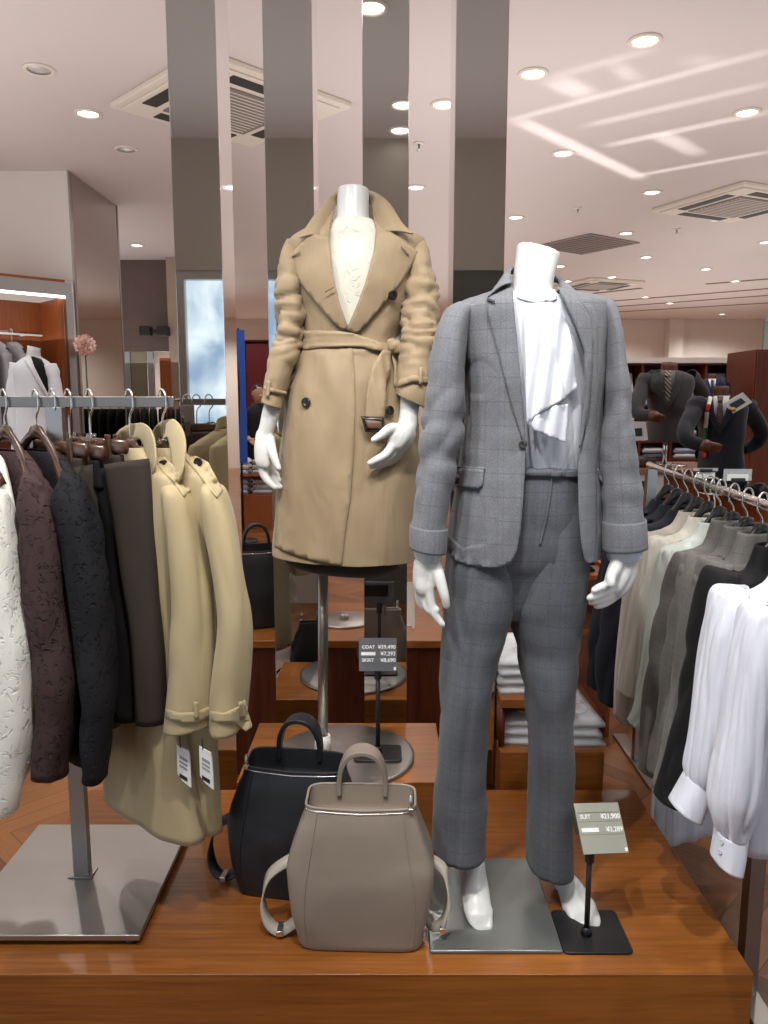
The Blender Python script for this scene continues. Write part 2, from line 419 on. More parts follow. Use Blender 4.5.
M['white'] = plain('white_plastic', (.8, .79, .77), .4, var=.02)
M['cream'] = plain('cream_plastic', srgb(226, 214, 200), .5, var=.02)
M['glass'] = mirror('dark_glass', (.35, .37, .36), .05)
M['lamp'] = glow('lamp_lens', (1, .97, .93), 9.)
M['lampoff'] = plain('lamp_reflector', (.8, .8, .78), .25, metal=.6)
M['led'] = glow('led_strip', (1, .96, .88), 5.)

def floor_mat():
    m, nt, b = _mat('herringbone_parquet'); L = nt.links.new
    tc = N(nt, 'ShaderNodeTexCoord'); mp = N(nt, 'ShaderNodeMapping'); mp.inputs['Rotation'].default_value = (0, 0, math.radians(90)); L(tc.outputs['Object'], mp.inputs[0])
    sp = N(nt, 'ShaderNodeSeparateXYZ'); L(mp.outputs[0], sp.inputs[0])
    w = .34
    pp = N(nt, 'ShaderNodeMath', operation='PINGPONG'); pp.inputs[1].default_value = w; L(sp.outputs[0], pp.inputs[0])
    ad = N(nt, 'ShaderNodeMath', operation='ADD'); L(sp.outputs[1], ad.inputs[0]); L(pp.outputs[0], ad.inputs[1])
    fl = N(nt, 'ShaderNodeMath', operation='DIVIDE'); L(sp.outputs[0], fl.inputs[0]); fl.inputs[1].default_value = w
    ff = N(nt, 'ShaderNodeMath', operation='FLOOR'); L(fl.outputs[0], ff.inputs[0])
    rw = N(nt, 'ShaderNodeMath', operation='DIVIDE'); L(ad.outputs[0], rw.inputs[0]); rw.inputs[1].default_value = .115
    rf = N(nt, 'ShaderNodeMath', operation='FLOOR'); L(rw.outputs[0], rf.inputs[0])
    fr = N(nt, 'ShaderNodeMath', operation='FRACT'); L(rw.outputs[0], fr.inputs[0])
    cb = N(nt, 'ShaderNodeCombineXYZ'); L(ff.outputs[0], cb.inputs[0]); L(rf.outputs[0], cb.inputs[1])
    wn = N(nt, 'ShaderNodeTexWhiteNoise', noise_dimensions='2D'); L(cb.outputs[0], wn.inputs['Vector'])
    cb2 = N(nt, 'ShaderNodeCombineXYZ'); L(ad.outputs[0], cb2.inputs[0]); L(sp.outputs[0], cb2.inputs[1])
    mp2 = N(nt, 'ShaderNodeMapping'); mp2.inputs['Scale'].default_value = (60, 4, 1); L(cb2.outputs[0], mp2.inputs[0])
    gn = N(nt, 'ShaderNodeTexNoise', i_Scale=1.5, i_Detail=5.); L(mp2.outputs[0], gn.inputs['Vector'])
    mm = N(nt, 'ShaderNodeMath', operation='MULTIPLY_ADD'); L(wn.outputs['Value'], mm.inputs[0]); mm.inputs[1].default_value = .55
    hf = N(nt, 'ShaderNodeMath', operation='MULTIPLY'); L(gn.outputs['Fac'], hf.inputs[0]); hf.inputs[1].default_value = .6; L(hf.outputs[0], mm.inputs[2])
    cr = N(nt, 'ShaderNodeValToRGB'); cr.color_ramp.elements[0].color = c4(srgb(88, 50, 24)); cr.color_ramp.elements[1].color = c4(srgb(160, 104, 54)); cr.color_ramp.elements[0].position = .2; cr.color_ramp.elements[1].position = .95
    L(mm.outputs[0], cr.inputs[0])
    gp = N(nt, 'ShaderNodeMath', operation='LESS_THAN'); L(fr.outputs[0], gp.inputs[0]); gp.inputs[1].default_value = .03
    mx = N(nt, 'ShaderNodeMix', data_type='RGBA'); L(gp.outputs[0], mx.inputs[0]); L(cr.outputs[0], mx.inputs[6]); mx.inputs[7].default_value = c4(srgb(60, 30, 16)); L(mx.outputs[2], b.inputs['Base Color'])
    b.inputs['Roughness'].default_value = .35
    return m
M['floor'] = floor_mat()

# ------------------------------------------------------------ room shell
X0, X1, Y0, Y1 = -5.2, 9., -.9, 17.5
struct('floor', MB().box((X0, Y0, -.06), (X1, Y1, 0)), M['floor'])
struct('ceiling', MB().box((X0, Y0, CEIL), (X1, Y1, CEIL + .08)), M['ceil'])
struct('wall_back', MB().box((X0, Y1, 0), (X1, Y1 + .1, CEIL)), M['wall'])
struct('wall_left', MB().box((X0 - .1, 4.2, 0), (X0, Y1, CEIL)), M['wall'])
struct('wall_right', MB().box((X1, 3., 0), (X1 + .1, Y1, CEIL)), M['wall'])
# shop front behind the photographer: header, piers and glazing seen in the mirrors
hz = 2.42
struct('wall_front', MB().box((X0, Y0, hz), (X1, Y0 + .12, CEIL)).box((-1.72, Y0, 0), (-1.47, Y0 + .1, hz)).box((-.72, Y0, 0), (-.5, Y0 + .1, hz)), M['wallgrey'])
def daylight():
    m, nt, b = _mat('daylight_street'); L = nt.links.new
    tc = N(nt, 'ShaderNodeTexCoord'); no = N(nt, 'ShaderNodeTexNoise', i_Scale=2.4, i_Detail=6., i_Distortion=.4); L(tc.outputs['Object'], no.inputs['Vector'])
    cr = N(nt, 'ShaderNodeValToRGB'); cr.color_ramp.elements[0].color = (.25, .38, .55, 1); cr.color_ramp.elements[1].color = (.8, .92, 1, 1); cr.color_ramp.elements[0].position = .35; cr.color_ramp.elements[1].position = .6
    L(no.outputs['Fac'], cr.inputs[0]); L(cr.outputs[0], b.inputs['Emission Color']); b.inputs['Emission Strength'].default_value = 1.6; b.inputs['Base Color'].default_value = (.1, .1, .1, 1)
    return m
M['day'] = daylight()
def win(nm, x0, x1, z0, z1):
    w = struct(nm, MB().box((x0, Y0 + .02, z0), (x1, Y0 + .04, z1)), M['day'])
    f = MB()
    for a in (x0, x1 - .05): f.box((a, Y0 + .04, z0), (a + .05, Y0 + .1, z1))
    f.box((x0 + .05, Y0 + .04, z0), (x1 - .05, Y0 + .1, z0 + .06)); f.box((x0 + .05, Y0 + .04, z1 - .06), (x1 - .05, Y0 + .1, z1))
    struct('window_frame', f, M['steel'], w)
win('window_1', -1.47, -.72, .1, hz); win('window_2', -3.4, -1.72, .1, hz); win('window_3', 1.9, 4.4, .1, hz)
struct('wall_front_panel', MB().box((-.5, Y0, 0), (1.9, Y0 + .1, hz)).box((X0, Y0, 0), (-3.4, Y0 + .1, hz)).box((4.4, Y0, 0), (X1, Y0 + .1, hz)), plain('front_panel_paint', srgb(84, 86, 80), .5))

# ------------------------------------------------------------ mirror columns
CY0, CY1 = 2.42, 2.62
for i, (a, b_) in enumerate(((-.632, -.492), (-.352, -.212), (-.062, .072), (.212, .362))):
    c = struct('column_mirrored', MB().box((a, CY0 + .001, 0), (b_, CY1, CEIL - .001)), M['mirrorside'])
    f = struct('mirror_face', MB().box((a + .0005, CY0 - .004, 0), (b_ - .0005, CY0 + .0005, CEIL - .001)), M['mirror'], c)
    e = struct('chrome_edge_strip', MB().box((a - .002, CY0 - .005, 0), (a + .0004, CY0 + .006, CEIL - .001)), M['chrome'], c)
    e = struct('chrome_edge_strip', MB().box((b_ - .0004, CY0 - .005, 0), (b_ + .002, CY0 + .006, CEIL - .001)), M['chrome'], c)

# ------------------------------------------------------------ ceiling fittings
def downlight(px, py, lit=1, tilt=0., pos=None, label=None):
    p = pos or G(px, py, CEIL)
    r = thing('downlight', label or 'round recessed downlight', 'ceiling light', (p.x, p.y, CEIL - .012), 'recessed ceiling downlights')
    obj('trim_ring', MB().lathe([(.062, .004), (.066, .0), (.082, .004), (.085, .0115), (.062, .0115)], p - V(0, 0, .012), 28), M['cream'], r)
    obj('lamp_lens', MB().lathe([(0, .004), (.03, .005), (.058, .009), (.0615, .0112), (0, .0112)], p - V(0, 0, .012), 24), M['lamp'] if lit else M['lampoff'], r)
    return r
DL = [(88, 113, 1, 'lit downlight left of the air conditioner, middle one of a slanting row of three'), (39, 69, 0, 'unlit downlight nearest the upper left corner of the ceiling'), (126, 149, 0, 'unlit downlight just above the mirrored wall side on the left'),
      (137, 245, 1, 'lit downlight above the dark far entrance at left'), (444, 104, 1, 'lit downlight seen in the gap left of the rightmost mirrored column, highest there'),
      (416, 187, 1, 'lit downlight seen just above the right shoulder of the trench coat'), (533, 73, 1, 'lit downlight just right of the rightmost mirrored column'),
      (645, 40, 1, 'large lit downlight, topmost one on the right half of the ceiling'), (563, 153, 1, 'lit downlight above the neck of the suit mannequin'), (747, 112, 1, 'lit downlight near the right edge of the picture above the right air conditioner'),
      (652, 192, 1, 'lit downlight touching the left corner of the right air conditioner'), (718, 219, 1, 'lit downlight right behind the right air conditioner'), (626, 233, 1, 'lit downlight right of the flat grey ceiling vent'),
      (646, 257, 1, 'lit downlight between the grey vent and the far air conditioner'), (516, 217, 1, 'lit downlight beside the rightmost column above the suit shoulder'),
      (766, 242, 1, 'lit downlight cut by the right picture edge below the right air conditioner')]
for px, py, lit, lab in DL: downlight(px, py, lit, label=lab)
for px, py in ((567, 281), (612, 277), (735, 281), (645, 297), (670, 303), (706, 269), (722, 314), (560, 266)):
    downlight(px, py, 1, label='small lit downlight far away at the back of the ceiling').__setitem__('group', 'far small downlights at the back of the shop')
for vx, vy, lab in ((371, 8, 'lit downlight over the platform, mirrored in the third column at the top'), (403, 105, 'lit downlight near the entrance, upper one of a pair mirrored in the third column'), (400, 137, 'lit downlight near the entrance, lower one of a pair mirrored in the third column')):
    q = G(vx, vy, CEIL); downlight(0, 0, 1, pos=V(q.x, max(-.62, 2 * CY0 - q.y), CEIL), label=lab)
def cassette(c, ang, size, label):
    r = thing('ceiling_air_conditioner', label, 'air conditioner', (c.x, c.y, CEIL - .045))
    R = Matrix.Rotation(ang, 3, 'Z'); z = CEIL - .045; h = size / 2
    def at(mb): mb.v = [V(c.x, c.y, 0) + R @ p for p in mb.v]; return mb
    obj('panel', at(MB().prism([V(-h, -h, z + .012), V(h, -h, z + .012), V(h, h, z + .012), V(-h, h, z + .012)], V(0, 0, .032)).prism([V(-h + .05, -h + .05, z), V(h - .05, -h + .05, z), V(h - .05, h - .05, z), V(-h + .05, h - .05, z)], V(0, 0, .0125))), M['cream'], r, bevel=.006)
    g = MB(); k = h * .56; g.box((-k, -k, z - .008), (k, k, z - .001)); obj('intake_grille', at(g), plain('grille_grey', srgb(128, 118, 112), .6), r, smooth=False)
    sl = MB()
    for i in range(13): y = -k + .04 + i * (2 * k - .08) / 12; sl.box((-k + .03, y - .004, z - .011), (k - .03, y + .004, z - .0082))
    obj('grille_slats', at(sl), M['cream'], r, smooth=False)
    for a in range(4):
        q = Matrix.Rotation(a * PI / 2, 3, 'Z'); s_ = MB().box((-k * .95, h * .66, z - .004), (k * .95, h * .84, z - .0005)); s_.v = [q @ p for p in s_.v]; vn = obj('air_outlet', at(s_), M['dark'], r, smooth=False)
        s_ = MB().box((-k * .9, h * .72, z - .014), (k * .9, h * .745, z - .0042)); s_.v = [q @ p for p in s_.v]; obj('louvre', at(s_), M['cream'], vn, smooth=False) if False else None
    return r
for px_, py_, lab in ((578, 208, 'small ceiling sprinkler head above the suit mannequin, left of the air conditioner'), (419, 143, 'small ceiling sprinkler head seen beside the rightmost mirrored column'), (677, 229, 'small ceiling sprinkler head just below the right air conditioner')):
    q = G(px_, py_, CEIL); s_ = thing('sprinkler_head', lab, 'sprinkler', (q.x, q.y, CEIL - .05))
    obj('escutcheon', MB().lathe([(.012, -.012), (.035, -.008), (.04, -.001), (.012, -.001)], (q.x, q.y, CEIL), 20), M['cream'], s_); obj('nozzle', MB().lathe([(0, -.05), (.018, -.049), (.018, -.045), (.006, -.044), (.007, -.0125), (0, -.0125)], (q.x, q.y, CEIL), 14), M['chrome'], s_)
cassette(V(-.93, 4.97, 0), math.radians(45), 1.04, 'square white ceiling air conditioner behind the mirrored columns at left')
cassette(G(737, 202, CEIL), math.radians(25), 1.04, 'square white ceiling air conditioner at right behind the bright light streaks')
cassette(V(3.3, 12.2, 0), math.radians(20), .97, 'distant ceiling air conditioner among the dark ceiling slots')
p = G(586, 244, CEIL); v = thing('ceiling_vent', 'flat grey square ceiling vent above the suit mannequin shoulder', 'vent', (p.x, p.y, CEIL - .014))
mb = MB(); R = Matrix.Rotation(math.radians(35), 3, 'Z'); mb.box((-.42, -.42, CEIL - .014), (.42, .42, CEIL - .001)); mb.v = [V(p.x, p.y, 0) + R @ q for q in mb.v]; obj('panel', mb, plain('vent_grey', srgb(140, 126, 122), .6), v, smooth=False)
mb = MB()
for i in range(11): mb.box((-.38, -.37 + i * .074, CEIL - .02), (.38, -.345 + i * .074, CEIL - .0142))
mb.v = [V(p.x, p.y, 0) + R @ q for q in mb.v]; obj('slats', mb, plain('vent_slat_grey', srgb(120, 108, 104), .6), v, smooth=False)
for i, (xa, ya, xb, yb) in enumerate(((560, 297, 642, 288), (706, 284, 790, 277), (600, 302, 800, 286), (610, 307, 800, 293), (615, 312, 800, 301))):
    A = G(xa, ya, CEIL); B = G(xb, yb, CEIL); d = (B - A).normalized(); n_ = V(-d.y, d.x, 0) * .05
    struct('trim_%d' % (i + 1), MB().prism([A - n_ - V(0, 0, .003), B - n_ - V(0, 0, .003), B + n_ - V(0, 0, .003), A + n_ - V(0, 0, .003)], V(0, 0, .0025)), plain('slot_%d' % i, srgb(84, 56, 54), .7))

# ------------------------------------------------------------ display platform and steps
struct_pl = thing('display_platform', 'low wide cherry wood platform carrying the suit mannequin and backpacks', 'platform', (-.07, 1.87, 0))
PX0, PX1, PY0, PY1 = -.925, .79, 1.485, 2.275
obj('top_board', MB().box((PX0, PY0, PZ - .004), (PX1, PY1, PZ)), M['cherry'], struct_pl, bevel=.002)
obj('front_panel', MB().box((PX0 + .001, PY0 + .001, 0), (PX1 - .001, PY1 - .001, PZ - .0042)), M['cherry'], struct_pl, bevel=.001)
tier = thing('display_step', 'raised cherry wood step under the trench coat mannequin', 'platform', (-.12, 2.15, PZ))
A = W(243, 785, 1.93); TX1 = .165
obj('top_board', MB().box((-.395, 1.935, TZ - .004), (TX1, 2.32, TZ)), M['cherry'], tier, bevel=.002)
obj('body', MB().box((-.394, 1.936, PZ + .0005), (TX1 - .001, 2.319, TZ - .0042)), M['cherry'], tier, bevel=.001)

# ------------------------------------------------------------ light
w = bpy.data.worlds.new('world'); SC.world = w; w.use_nodes = True; w.node_tree.nodes['Background'].inputs[0].default_value = (.9, .95, 1, 1); w.node_tree.nodes['Background'].inputs[1].default_value = 1.0
def spot(x, y, tx, ty, tz, power, ang=60, blend=.6, r=.04, col=(1, .97, .93), z=CEIL - .03):
    l = bpy.data.lights.new('lamp', 'SPOT'); l.energy = power; l.spot_size = math.radians(ang); l.spot_blend = blend; l.shadow_soft_size = r; l.color = col
    o = bpy.data.objects.new('lamp', l); COL.objects.link(o); o.location = (x, y, z)
    o.rotation_euler = (V(tx, ty, tz) - V(x, y, z)).to_track_quat('-Z', 'Y').to_euler(); return o
def flood(x, y, power, r=.05, col=(1, .97, .93)): return spot(x, y, x, y, 0, power, 150, 1., r, col)
for x in (-4., -2.2, 2.4, 4.6, 7.):
    for y in (4.2, 7., 10., 13., 16.): flood(x + .1, y + .3, 45 if y < 6 else 62 if y < 15 else 230)
for y in (5.6, 8.5, 11.5): flood(.3, y, 45)
# display lamps over the platform
spot(-.5, .3, .2, 1.75, 1.4, 122, 40, r=.02); spot(.45, .45, -.2, 2.1, 1.45, 74, 40, r=.016); spot(.9, .2, .3, 1.75, 1.3, 26, 40); spot(1.7, .6, 1.05, 2.2, 1.1, 85, 50); spot(-1.3, .5, -.6, 1.9, 1.2, 100, 62)
spot(.0, .7, -.1, 1.75, .3, 120, 56); spot(1.35, 1.7, .35, 1.8, 1.0, 60, 60); spot(-1.5, 2.1, -.6, 1.9, 1., 60, 60)
flood(-.2, 3.3, 20); flood(1.6, 3.2, 22); flood(-1.8, 3., 40)
def ceiling_fill(x, y, sx, sy, power, z=2.5):
    """added unseen area lamp facing up to brighten the ceiling; no such fitting there."""
    l = bpy.data.lights.new('ceiling_fill_lamp', 'AREA'); l.shape = 'RECTANGLE'; l.size = sx; l.size_y = sy; l.energy = power; l.color = (1, .98, .97)
    o = bpy.data.objects.new('ceiling_fill_lamp', l); COL.objects.link(o); o.location = (x, y, z); o.rotation_euler = (PI, 0, 0); return o
for cx_, cy_, sx_, sy_, pw_ in ((-3.6, 8.5, 2.4, 9., 58), (.6, 9., 2.4, 10., 66), (5., 9., 4., 12., 110), (1.6, 4.2, 4., 1.6, 18), (-2.5, 3.4, 3., 2., 22), (.2, .3, 3.4, 1., 10)): ceiling_fill(cx_, cy_, sx_, sy_, pw_, 2.0)
def streaks(L, segs, power):
    """added lamp, no fitting there: its patterned beam draws bright bands like bounced light."""
    l = bpy.data.lights.new('added_streak_lamp', 'SPOT'); l.energy = power; l.spot_size = math.radians(150); l.spot_blend = .3; l.shadow_soft_size = .03; l.color = (1, .98, .97)
    o = bpy.data.objects.new('added_streak_lamp', l); COL.objects.link(o); o.location = L; o.rotation_euler = (PI, 0, 0)
    l.use_nodes = True; nt = l.node_tree; em = nt.nodes['Emission']; LK = nt.links.new; H = CEIL - L.z
    tc = N(nt, 'ShaderNodeTexCoord'); sp = N(nt, 'ShaderNodeSeparateXYZ'); LK(tc.outputs['Normal'], sp.inputs[0])
    def op(k, a, b=None):
        n = N(nt, 'ShaderNodeMath', operation=k)
        for i_, q in enumerate((a, b)):
            if q is None: continue
            if isinstance(q, (int, float)): n.inputs[i_].default_value = q
            else: LK(q, n.inputs[i_])
        return n.outputs[0]
    az = op('ABSOLUTE', sp.outputs[2]); u = op('MULTIPLY', op('DIVIDE', sp.outputs[0], az), H); v = op('MULTIPLY', op('DIVIDE', sp.outputs[1], az), -H)
    tot = None
    for xa, ya, xb, yb, wd, k in segs:
        A = G(xa, ya, CEIL) - L; B = G(xb, yb, CEIL) - L; d = V(B.x - A.x, B.y - A.y, 0); ln = d.length; d.normalize(); n_ = V(-d.y, d.x, 0); c = n_.x * A.x + n_.y * A.y; t0 = d.x * A.x + d.y * A.y
        dist = op('ABSOLUTE', op('SUBTRACT', op('ADD', op('MULTIPLY', u, n_.x), op('MULTIPLY', v, n_.y)), c))
        m1 = N(nt, 'ShaderNodeMapRange', i_From_Min=wd * .3, i_From_Max=wd, i_To_Min=k, i_To_Max=0.); m1.interpolation_type = 'SMOOTHSTEP'; LK(dist, m1.inputs[0])
        al = op('ABSOLUTE', op('SUBTRACT', op('ADD', op('MULTIPLY', u, d.x), op('MULTIPLY', v, d.y)), t0 + ln / 2))
        m2 = N(nt, 'ShaderNodeMapRange', i_From_Min=ln / 2 - .12, i_From_Max=ln / 2 + .12, i_To_Min=1., i_To_Max=0.); m2.interpolation_type = 'SMOOTHSTEP'; LK(al, m2.inputs[0])
        s_ = op('MULTIPLY', m1.outputs[0], m2.outputs[0]); tot = s_ if tot is None else op('ADD', tot, s_)
    LK(tot, em.inputs['Strength']); return o
streaks(V(1.75, 5.9, 1.25), [(515, 119, 770, 51, .055, .55), (520, 121, 640, 178, .09, .8), (560, 75, 650, 50, .06, .4), (590, 125, 768, 84, .07, .4), (610, 145, 768, 112, .07, .5), (640, 175, 768, 152, .06, .6), (555, 80, 585, 95, .12, .8), (616, 65, 635, 80, .07, .5), (660, 135, 682, 145, .11, .6), (680, 145, 698, 154, .10, .5), (690, 60, 712, 62, .10, .4)], 190)
vs = SC.view_settings; vs.view_transform = 'Standard'; vs.look = 'None'; vs.gamma = 1; vs.use_curve_mapping = False; vs.exposure = 0.
SC.cycles.max_bounces = 7; SC.cycles.diffuse_bounces = 4; SC.cycles.glossy_bounces = 5; SC.cycles.transmission_bounces = 4; SC.cycles.sample_clamp_indirect = 6.
SC.cycles.use_denoising = True
# ------------------------------------------------------------ mannequin on a pole, wearing a trench coat
M['manne'] = plain('mannequin_gloss_white', srgb(212, 213, 211), .30, spec=.5, var=.01)
M['trench'] = cloth('beige_gabardine', srgb(153, 134, 107), .58, weave=1400., var=.05, bump=.06, fold=.45, sheen=.1, foldscale=(16, 16, 5))
M['trenchin'] = cloth('coat_lining', srgb(120, 98, 74), .7)
M['horn'] = plain('dark_horn', (.018, .012, .010), .25, var=.3, scale=60.)
M['blousewhite'] = embossed('white_lace', srgb(206, 204, 192), scale=46., strength=.4, var=.05)
M['cuffdark'] = cloth('dark_lining', srgb(62, 60, 60), .8)
def hand_into(mb, palm, chains):
    """palm: tube rows (px, py, depth, radius); chains: fingers as lists of the same."""
    for ch, n in [(c, 12) for c in palm] + [(c, 10) for c in chains]:
        rows = catmull([[*W(a, b, c), r] for a, b, c, r in ch], 4)
        pts = [V(*q[:3]) for q in rows]; rr = [q[3] for q in rows]
        d = (pts[-1] - pts[-2]).normalized(); pts += [pts[-1] + d * rr[-1] * .55, pts[-1] + d * rr[-1] * .9]; rr += [rr[-1] * .8, rr[-1] * .35]
        mb.tube(pts, rr, n)
    return mb
TY = 2.12
tm = thing('torso_mannequin', 'glossy white headless mannequin on a steel pole inside the beige trench coat', 'mannequin', (W(345, 750, TY).x, TY, TZ))
b = MB()
sil([(338, 189, 369, 189.5, 2.12, .052), (337, 200, 369, 200, 2.115, .053), (336, 215, 369, 215, 2.11, .056), (332, 226, 373, 226, 2.11, .062), (318, 233, 388, 233, 2.115, .07), (296, 243, 410, 243, 2.12, .08), (290, 270, 414, 270, 2.12, .095), (300, 330, 402, 330, 2.12, .085),
     (296, 400, 408, 400, 2.12, .1), (296, 500, 408, 500, 2.12, .11), (298, 556, 402, 556, 2.12, .10), (306, 560, 396, 560, 2.12, .09)], 4, 32, 2.2, b, True, True)
# arms to the wrists
sil([(285, 250, 300, 250, 2.12, .03), (280, 300, 300, 300, 2.10, .035), (275, 360, 290, 360, 2.08, .03), (266, 398, 281, 402, 2.05, .024), (262, 412, 280, 414, 2.04, .024), (259.5, 425, 275.5, 427, 2.04, .023), (256, 436, 272, 438, 2.04, .02)], 4, 20, 2., b, True, True)
sil([(408, 250, 424, 250, 2.12, .03), (412, 300, 430, 300, 2.10, .035), (408, 360, 426, 360, 2.06, .03), (401, 392, 420, 394, 2.02, .024), (400, 405, 419.5, 406, 2.01, .024), (398.5, 420, 417, 424, 2.0, .022), (393, 430, 415, 434, 1.995, .02)], 4, 20, 2., b, True, True)
hand_into(b, [[(264, 432, 2.04, .021), (263, 448, 2.035, .024), (263, 462, 2.03, .022)], [(269, 436, 2.04, .018), (267, 452, 2.03, .02), (266, 464, 2.025, .017)]],
          [[(262, 458, 2.03, .014), (263, 472, 2.03, .0125), (268, 481, 2.025, .0105), (275.5, 487.5, 2.02, .0085)], [(263, 460, 2.045, .014), (266, 473, 2.045, .012), (273, 481, 2.04, .0105), (280, 487, 2.03, .0085)],
           [(266, 458, 2.06, .013), (269, 470, 2.06, .011), (274, 476, 2.05, .010), (279, 480, 2.045, .008)], [(266, 456, 2.075, .012), (270, 464, 2.08, .010), (274, 471, 2.07, .009), (278, 476, 2.06, .0075)],
           [(270, 440, 2.03, .014), (272.5, 452, 2.01, .0125), (275.5, 461, 2.0, .0105), (278.5, 468.5, 1.995, .0085)]])
hand_into(b, [[(408, 424, 1.998, .024), (403, 434, 1.99, .026), (398, 443, 1.985, .022)], [(402, 428, 1.99, .02), (397, 436, 1.985, .022), (393, 444, 1.985, .017)], [(410, 430, 2.0, .02), (405, 440, 2.0, .022), (399, 448, 2.0, .018)]],
          [[(394, 443, 1.98, .0135), (386, 454, 1.97, .012), (377, 459.5, 1.96, .0105), (370, 463, 1.955, .008)], [(397, 446, 1.99, .0135), (390, 456, 1.985, .012), (380, 462.5, 1.975, .0105), (371.5, 466.5, 1.965, .008)],
           [(400, 448, 2.003, .013), (394, 456, 2.0, .0115), (386, 463, 1.99, .010), (378, 467, 1.98, .008)], [(402, 448, 2.018, .012), (398, 456, 2.02, .0105), (391, 463, 2.015, .009), (385, 467, 2.01, .0075)],
           [(396, 428, 1.985, .015), (389, 429, 1.97, .0135), (382, 434.5, 1.96, .0115), (373.5, 440, 1.95, .0085)]])
body = obj('body', b, M['manne'], tm, remesh=.0034, smoothit=4)
pole = MB().tube([W(323, 560, 2.12), V(W(323, 745, 2.12).x, 2.12, TZ + .012)], .0145, 20)
obj('pole', pole, M['steel'], tm)
obj('pole_socket', MB().lathe([(.0152, .05), (.021, .05), (.026, .012), (.0152, .012)], (W(323, 745, 2.12).x, 2.12, TZ), 24), M['white'], tm)
dc = V(W(345, 750, 2.1).x, 2.085, TZ)
obj('base_disc', MB().lathe([(0, .012), (.19, .012), (.2, .009), (.2, .0005), (0, .0005)], dc, 64), M['steel'], tm)

# ---- coat
tc_ = thing('trench_coat', 'belted beige trench coat with upturned collar worn by the pole mannequin', 'coat', (W(345, 400, TY).x, TY, 1.05))
body_rows = [(320, 216, 383, 216, 2.135, .066), (304, 232, 400, 232, 2.125, .088), (289, 240, 420, 239, 2.12, .098), (285, 252, 425, 251, 2.12, .108), (290, 285, 418, 285, 2.12, .122), (299, 320, 406, 320, 2.12, .112), (302, 341, 400, 341, 2.12, .102), (298, 356, 402, 356, 2.12, .110),
             (289, 382, 410, 382, 2.12, .125), (284, 420, 416, 418, 2.12, .137), (279.5, 465, 418, 462, 2.12, .145), (276.5, 510, 418, 506, 2.12, .15), (273.5, 545, 416, 549, 2.12, .153), (273, 552, 416, 557, 2.12, .153)]
def hemdrop(mb):                       # the hem dips towards the viewer by perspective only; creases and folds of the cloth
    def fn(co, uv):
        px, py = proj(co); d = 0
        if py > 350:
            k = min(1, (py - 350) / 40); d += .0075 * math.exp(-(py - 350) / 48) * k * math.sin(px * .30 + fbm(co, 3) * 4) + .011 * fbm(V(co.x * 1.3 + co.z * .3, co.y, co.z * .45), 6) + .006 * (ridge(V(co.x * 5 + co.z * 2.5, co.y * 4, co.z * 3.2)) - .5)
            if py < 352: d -= .004
        else: d += .006 * fbm(V(co.x, co.y, co.z * .7), 11) + .005 * max(0, 1 - abs(py - 322) / 40) * (ridge(V(co.x * 9, co.y * 6, co.z * 4)) - .5)
        return d
    return mb.displaced(fn)
shell = hemdrop(sil(body_rows, 6, 96, 2.25))
full = shell.bvh()
CV = [(336, 205), (330, 226), (329, 242), (332, 275), (339, 303), (347.5, 327), (357, 305), (366, 280), (374, 250), (376, 228), (371, 205)]
shell = cut(shell, CV, TY - .01)
obj('coat_body', shell, M['trench'], tc_, solid=.003)
bl = sil([(333, 222, 374, 222, 2.118, .066), (322, 232, 386, 232, 2.118, .080), (305, 245, 404, 245, 2.12, .088), (300, 275, 408, 275, 2.12, .108), (306, 330, 398, 330, 2.12, .094), (306, 345, 396, 345, 2.12, .088)], 6, 72, 2.2)
bl.displaced(lambda co, uv: .0035 * math.sin(co.x * 190 + fbm(co, 9) * 2) * max(0, min(1, (1.93 - co.z) * 8 + .2)))
blo = obj('lace_blouse', bl, M['blousewhite'], None, solid=.0015); tag(blo, 'white lace blouse showing in the V neck of the trench coat', 'blouse')
# overlapping right front with an edge from belt to hem
fr = [(352, 346), (354, 370), (355, 400), (354, 447), (350, 500), (344, 540), (341.5, 566.5), (322, 562.5), (302, 558), (288, 553), (274.5, 547), (279, 490), (285, 420), (291, 378), (300, 350)]
fm = drape(fr, [full], .006, 5.); fm.displaced(lambda co, uv: .003 * fbm(V(co.x * 1.4, co.y, co.z * .5), 9))
obj('front_panel', fm, M['trench'], tc_, solid=.003, offset=1)
# sleeves
def sleeve(rows, nm, m=5, mat=None, amp=.008, root=None, lo=272, hi=352, power=2.1):
    s_ = sil(rows, m, 72, power)
    def fn(co, uv):
        px, py = proj(co); k = math.exp(-((py - (lo + hi) / 2) / ((hi - lo) * .5)) ** 2)
        q = V(co.x * 14 + co.z * 9, co.y * 14, co.z * 42)
        return amp * 1.7 * k * (ridge(q) - .5) + amp * .8 * (.25 + k) * (ridge(V(co.x * 9 - co.z * 7 + 3, co.y * 9, co.z * 17)) - .5) + .003 * fbm(V(co.x, co.y, co.z * .8), 12)
    s_.displaced(fn); return obj(nm, s_, mat or M['trench'], root or tc_, solid=.003), s_
s1, s1m = sleeve([(287, 240, 302, 243, 2.12, .03), (282, 252, 304, 256, 2.10, .052), (278.5, 275, 304, 276, 2.085, .06), (275.5, 300, 305, 302, 2.075, .06), (277, 330, 304, 334, 2.065, .058), (272, 346, 301, 350, 2.055, .055), (268, 366, 293, 370, 2.045, .05), (264.5, 385, 285.5, 391, 2.04, .045), (261.5, 402, 281.5, 409, 2.035, .043)], 'sleeve', 9)
